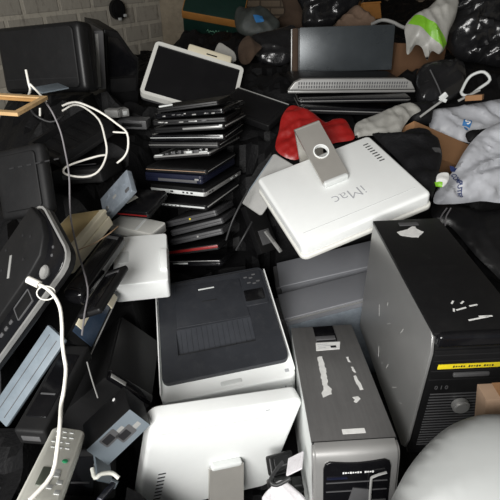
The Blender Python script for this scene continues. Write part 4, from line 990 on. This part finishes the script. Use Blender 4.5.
# ------------------------------------------------------------------ right side: bags, boxes, cases
def carton(key,label,m='card',flap=True,fold=.09):
    t,w,d,h = thing('cardboard_box',key,label,'cardboard box')
    mb = MB(); T = .005
    mb.box((0,-d/2+T/2,h/2),(w,T,h)); mb.box((0,d/2-T/2,h/2),(w,T,h)); mb.box((-w/2+T/2,0,h/2),(T,d-2*T,h)); mb.box((w/2-T/2,0,h/2),(T,d-2*T,h)); mb.box((0,0,T/2),(w-2*T,d-2*T,T))
    mb.build('carton',m,t)
    if flap and key == 'card_b':
        mb = MB(); mb.box((0,-d/2-.02,h+.012),(w-.01,.06,.004),0,(.45,0,0)); mb.build('flap',m,t)

    return t
carton('card_a','open brown cardboard box right of the black rucksack')
carton('card_b','brown cardboard box below the white bag with lime band','card_dark',False)
t,w,d,h = thing('cardboard_box','card_c','pale cardboard box corner beside the light grey shell','cardboard box')
mb = MB(); mb.box((0,0,h/2),(w,d,h),.001); mb.build('carton','card_pale',t)
mb = MB(); mb.box((0,0,h+.0006),(.03,d,.001)); mb.build('tape','card',t)
t,w,d,h = thing('cardboard_box','orange_card','small red-brown carton under the pale wire loop','cardboard box')
mb = MB(); mb.box((0,0,h/2),(w,d,h),.001); mb.build('carton','card',t)
t,w,d,h = thing('storage_box','orangebox','orange box behind the dark sheeny computer panel','box')
mb = MB(); mb.box((0,0,h/2),(w,d,h),.004); mb.build('body','orange',t)
mb = MB(); mb.box((0,0,h+.004),(w+.008,d+.008,.01),.002); mb.build('lid','orange',t)
t,w,d,h = thing('plastic_crate','crate','dark green crate with orange rim standing near the block wall','crate')
mb = MB(); mb.box((0,0,h/2+.04),(w,d,h-.08),.01); mb.build('body','green',t)
mb = MB(); mb.box((0,0,h-.035),(w+.01,d+.01,.06),.008); mb.build('rim','orange',t)
mb = MB(); mb.box((0,0,.045),(w-.01,d-.01,.08),.006); mb.build('base_band','rust',t)
for zz,x_0,x_1,amp in ((h*.56,-.04,.13,.022),(h*.43,-.06,.06,.014)):
    mb = MB(); mb.tube([(x_0+(x_1-x_0)*k/22,-d/2-.001,zz+amp*math.sin(k*2.4)*(.5+.5*math.cos(k*.7))+.02*k/22) for k in range(23)],.0022,5); mb.build('script_lettering','greenink',t)

red = sheet('carrier_bag','red','red',.022,4,'red carrier bag behind the raised computer stand','bag',1.1,20)
sheet('plastic_sheeting','white_sheet','bagdirty_dim',.022,5,'dirty white plastic sheeting below the silver television','plastic sheet',1.6,16,back=.3)
bp = sheet('rucksack','backpack','nylon',.06,6,'black rucksack behind the lettered white computer','bag',.9,10,back=.2)
patch(bp,'grey_badge',[(.055,-.005),(.085,.0),(.082,.03),(.052,.025)],'dgrey')
lb = sheet('plastic_bag','logo_bag','bagwhite',.035,8,'white plastic bag with square blue logo on cardboard','bag',1.5,13,back=.3)
sb = sheet('plastic_bag','store_bag','bagwhite',.05,9,'crumpled white plastic bag with navy COMPUTER lettering','bag',2.0,12,back=.3)
gb = sheet('plastic_bag','green_bag','bagdirty_dim',.055,10,'white plastic bag with a lime green band','bag',1.2,9,back=.2)
sheet('bin_bag','bin_bag','binbag',.16,11,'shiny black bin bag right of the lime-banded bag','bag',1.0,13)
bc = sheet('equipment_case','black_case','leather',.05,12,'glossy black padded case behind the black tower','case',.35,9,back=.2)
sheet('jacket','brown_hang','taupe',.08,13,'brown cloth hanging at the painted brick wall','cloth',.6,7)
tp_ = sheet('tarpaulin','tarp','tarp',.10,14,'grey-green crumpled tarpaulin right of the green crate','tarpaulin',.8,7)
sheet('packing_paper','beige_crumple','crumple',.08,15,'brown crumpled packing paper above the sheeny dark panel','paper',.9,11)
sheet('bin_bag','black_sack','binbag',.12,16,'black sack between hanging brown cloth and packing paper','bag',.8,9)
sheet('packing_paper','brown_lump','taupe',.02,17,'reddish brown crumpled lump right of the white-framed monitor','paper',1.4,12)
sheet('bin_bag','dark_bag','binbag',.06,18,'black bag left of the sheeny dark computer panel','bag',.7,9)
sheet('bin_bag','black_sack_b','binbag',.10,19,'black sack in shadow below the lime-banded bag','bag',.5,8)
sheet('bin_bag','black_sack_c','nylon',.05,20,'black cloth lying between sheeting and logo bag','cloth',.6,9)
gs = sheet('monitor_shell','grey_shell','shell',.07,21,'smooth light grey plastic shell nearest the camera','plastic shell',.0,3,back=2.2)
sheet('paper_sheet','paper_a','paperprint',.02,22,'crumpled printed paper between white computer and silver tower','paper',1.0,16)
ws = sheet('paper_scrap','white_scrap','paper',.012,23,'white paper scrap with green print by the navy-lettered bag','paper',.6,14)
sheet('cloth_lump','black_lump','nylon',.03,24,'black cloth lump beside the blue-logo bag','cloth',.6,12)
# prints on the bags
ol = SHEET['green_bag'][1]
def along(key, i): return Vector(SHEET[key][1][i])

patch(gb,'lime_band',[(-.100,.028),(-.070,.064),(.072,-.058),(.047,-.094)],'lime',.002)
q = 45*PI/180
patch(lb,'blue_logo',[(-.012+.024*math.cos(a),-.010+.024*math.sin(a)) for a in (q*.6,q*2.6,q*4.6,q*6.6)],'blueink',.002)
patch(lb,'logo_tail',[(-.030,-.028),(-.012,-.034),(-.010,-.044),(-.028,-.042)],'blueink',.002)
decal(lb,'lettering','S',.030,'whiteink',-.011,-.009,.5,.001,1.2)
for o in lb.children:
    if o.name.startswith('lettering'):
        for v in o.data.vertices: v.co.z += .002
decal(sb,'lettering','COMPUTER',.021,'navyink',-.055,-.058,-1.50,.0008,.95)
for k in range(5):
    px, py = -.084+.003*k, -.050-.009*k
    patch(sb,'pale_stroke',[(px-.009,py),(px+.009,py+.003),(px+.008,py-.001),(px-.008,py-.004)],'greyink',.002)
patch(sb,'blue_swoosh',[(-.062,.034),(-.047,.030),(-.042,.016),(-.050,.004),(-.062,.012)],'navyink',.002)
patch(sb,'pale_print',[(-.105,-.045),(-.085,-.050),(-.080,-.090),(-.10,-.085)],'greyink',.002)
patch(ws,'green_print',[(-.030,-.012),(-.008,-.018),(-.010,-.034),(-.030,-.030)],'lime',.002)
patch(tp_,'blue_patch',[(-.02,-.02),(.04,.0),(.05,-.05),(.0,-.06)],'blueink',.003)
mb = MB(); mb.tube(WIRE['strap_cable'],.0028,6); s1 = mb.build('grey_strap','cable_grey')
mb = MB(); mb.tube(WIRE['strap_cable_b'],.0028,6); s2 = mb.build('grey_strap','cable_grey')
bpy.context.view_layer.update()
for s_ in (s1,s2):
    s_.parent = bc; s_.matrix_parent_inverse = bc.matrix_world.inverted()

# ------------------------------------------------------------------ cables
def wire(name,keys,r,m,label,cat='cable',plug=None):
    mb = MB()
    for k in keys: mb.tube(WIRE[k],r,8)
    o = mb.build(name,m,None,60); tag(o,label,cat,'loose cables' if cat=='cable' else None)
    if plug:
        e = Vector(WIRE[keys[0]][0 if plug>0 else -1]); n = Vector(WIRE[keys[0]][1 if plug>0 else -2]); dr = (e-n).normalized()
        mb = MB(); mb.tube([e-dr*.004,e+dr*.026],r*2.2,10,0); mb.build('plug',m,o)
    return o
wire('power_cable',['white_loop_a'],.0036,'cable_white','white cable arching down towards the disc drive')
wire('power_cable',['white_loop_b'],.0034,'cable_white','white cable curled into a wide loop')
wire('power_cable',['white_short'],.003,'cable_white','short white cable end joining the arching white cable')
wire('power_cable',['white_up'],.0036,'cable_white','short white cable hanging at the wooden frame')
wire('power_cable',['white_up_b'],.0034,'cable_white','white cable slanting to the wooden frame corner')
wire('power_cable',['white_d'],.003,'cable_white','stub of white cable hanging below the wooden frame')
wire('power_cable',['grey_long'],.0024,'cable_grey','long thin grey cable running down past the tan-topped scanner')
wire('power_cable',['white_thick'],.0040,'cable_white','thick white cable running down over the ivory control panel',plug=1)
wire('power_cable',['coil'],.0016,'cable_white','thin white ring of wire by the round-button printer')
wire('metal_wire',['thin_metal'],.0018,'silver_dull','thin metal wire standing beside the blue screen panel','wire')
wire('bracket',['bracket'],.0045,'offwhite','bent white bracket right of the black power supply','bracket')
wire('metal_rod',['rod_a'],.005,'grey','grey metal rod in front of the black sack','rod')
wire('metal_rod',['rod_b'],.003,'dgrey','thin dark rod leaning down from the cardboard box','rod')
wire('metal_rod',['rod_c'],.005,'grey','grey rod under the pale wire loop','rod')
wire('wire_loop',['frame_loop'],.006,'lgrey','pale plastic loop by the shiny bin bag','loop')
wire('power_cable',['grey_band'],.009,'grey','flat grey cable behind the sheeny dark panel')
wire('power_cable',['brown_wire'],.0015,'cable_brown','thin tan wire crossing the scanner side')
wire('power_cable',['black_a'],.004,'cable_black','black cable draped below the wooden frame')
wire('power_cable',['black_b'],.005,'cable_black','black cable curled beside the silver tower')
wire('power_cable',['black_c'],.004,'cable_black','black cable hanging right of the laptop stack, nearer the stack')
wire('power_cable',['black_d'],.004,'cable_black','black cable hanging under the grey plastic panel')
t = bpy.data.objects.new('rod_knot',None); COL.objects.link(t); t.location = Vector(WIRE['rod_a'][-1])+Vector((0,-.012,.012))
tag(t,'pale tape knot where two rods meet','tape')
for k in range(3):
    mb = MB(); mb.box((random.uniform(-.006,.006),0,random.uniform(-.006,.006)+k*.006),(.03,.008,.014),.003,(0,random.uniform(-1,1),random.uniform(-.4,.4))); mb.build('tape_wrap','lgrey',t)

# ------------------------------------------------------------------ the dark scrap everything rests on
bpy.context.view_layer.update()
dg = bpy.context.evaluated_depsgraph_get()
vs, ps = [], []
for o in COL.objects:
    if o.type != 'MESH': continue
    r = o
    while r.parent: r = r.parent
    if r.get('kind') == 'structure': continue
    mw = o.matrix_world; b0 = len(vs)
    vs.extend(mw @ v.co for v in o.data.vertices); ps.extend(tuple(b0+i for i in p.vertices) for p in o.data.polygons)
bvh = BVHTree.FromPolygons(vs, ps)
G = .026; X0, X1, Y0, Y1 = -1.5, 2.1, .12, 5.2
nx = int((X1-X0)/G); ny = int((Y1-Y0)/G)
def base(x,y):
    if y < .9: z = .18+.25*y
    elif y < 2.2: z = .405+(y-.9)*.42
    else: z = .95+(y-2.2)*.02
    q = Vector((x*5,y*5,1)); z += .05*noise.noise(q)
    if x < -.4 and y > 2.4: z -= .15
    if x > 1.15 and y > 3: z += .32
    c = Vector((x*22,y*22,4)); z += .018*noise.cell(c)+.012*noise.noise(c*2)
    return z
SKIP = ('power_cable','metal_rod','metal_wire','wire_loop','rod_knot','wall_fitting','picture_frame','jacket','bracket')
vs2, ps2 = [], []
for o in COL.objects:
    if o.type != 'MESH': continue
    r = o
    while r.parent: r = r.parent
    if r.get('kind') == 'structure' or r.name.startswith(SKIP): continue
    b0 = len(vs2); mw = o.matrix_world
    vs2.extend(mw @ v.co for v in o.data.vertices); ps2.extend(tuple(b0+i for i in p.vertices) for p in o.data.polygons)
bvh2 = BVHTree.FromPolygons(vs2, ps2)
H = [[9.]*(ny+1) for _ in range(nx+1)]
Z = [[0.]*(ny+1) for _ in range(nx+1)]; K_ = [[False]*(ny+1) for _ in range(nx+1)]
for i in range(nx+1):
    for j in range(ny+1):
        x = X0+i*G; y = Y0+j*G
        h = bvh.ray_cast(Vector((x,y,-.2)), Vector((0,0,1)))
        H[i][j] = h[0].z-.015 if h[0] else 9.
        h = bvh2.ray_cast(Vector((x,y,-.2)), Vector((0,0,1)))
        if h[0]: Z[i][j] = min(h[0].z,1.25); K_[i][j] = True
        else: Z[i][j] = base(x,y)
        if not K_[i][j] and (i in (0,nx) or j in (0,ny)): K_[i][j] = True
# the scrap settles between the undersides of the things it carries
for it in range(160):
    for i in range(1,nx):
        Zi, Zm, Zp, Ki = Z[i],Z[i-1],Z[i+1],K_[i]
        for j in range(1,ny):
            if not Ki[j]: Zi[j] += 1.5*((Zm[j]+Zp[j]+Zi[j-1]+Zi[j+1])*.25-Zi[j])
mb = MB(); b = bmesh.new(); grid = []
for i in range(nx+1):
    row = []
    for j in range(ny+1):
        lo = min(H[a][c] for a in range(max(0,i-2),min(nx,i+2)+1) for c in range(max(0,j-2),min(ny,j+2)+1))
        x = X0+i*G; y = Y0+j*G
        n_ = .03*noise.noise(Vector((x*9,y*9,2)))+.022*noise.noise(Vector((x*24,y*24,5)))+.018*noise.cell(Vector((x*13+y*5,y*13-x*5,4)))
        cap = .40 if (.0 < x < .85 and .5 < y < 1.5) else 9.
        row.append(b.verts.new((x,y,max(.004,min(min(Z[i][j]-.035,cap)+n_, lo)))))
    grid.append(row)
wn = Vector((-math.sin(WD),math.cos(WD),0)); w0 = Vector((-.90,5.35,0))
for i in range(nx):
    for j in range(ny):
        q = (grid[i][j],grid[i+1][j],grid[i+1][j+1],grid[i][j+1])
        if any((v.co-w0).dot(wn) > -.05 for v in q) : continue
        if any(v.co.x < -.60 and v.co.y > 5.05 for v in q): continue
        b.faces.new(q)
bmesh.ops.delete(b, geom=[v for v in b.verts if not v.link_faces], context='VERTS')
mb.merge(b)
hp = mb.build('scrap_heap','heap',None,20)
tag(hp,'dark jumble of scrap plastic filling the gaps beneath everything','scrap',kind='stuff')

# ------------------------------------------------------------------ light, camera
def area(name,loc,target,size,power,col,sy=None):
    L = bpy.data.lights.new(name,'AREA'); L.energy = power; L.color = col; L.size = size
    if sy: L.shape = 'RECTANGLE'; L.size_y = sy
    o = bpy.data.objects.new(name,L); COL.objects.link(o); o.location = loc
    o.rotation_euler = (Vector(target)-Vector(loc)).to_track_quat('-Z','Y').to_euler(); return o
area('daylight_opening',(-.70,-1.10,1.98),(.05,1.1,.75),1.3,112,(1.0,.985,.96))
W = bpy.data.worlds.new('World'); SC.world = W; W.use_nodes = True
W.node_tree.nodes['Background'].inputs['Color'].default_value = (.85,.93,1,1)
W.node_tree.nodes['Background'].inputs['Strength'].default_value = .12
cam = bpy.data.cameras.new('camera'); co = bpy.data.objects.new('camera',cam); COL.objects.link(co)
cam.sensor_width = 36; cam.lens = 450/500*36; cam.clip_start = .02
co.location = (0,0,1.65); co.rotation_euler = (math.radians(90-33),0,0)
SC.camera = co
vs_ = SC.view_settings
vs_.view_transform = 'Standard'; vs_.look = 'None'; vs_.exposure = 0.; vs_.gamma = 1.; vs_.use_curve_mapping = False
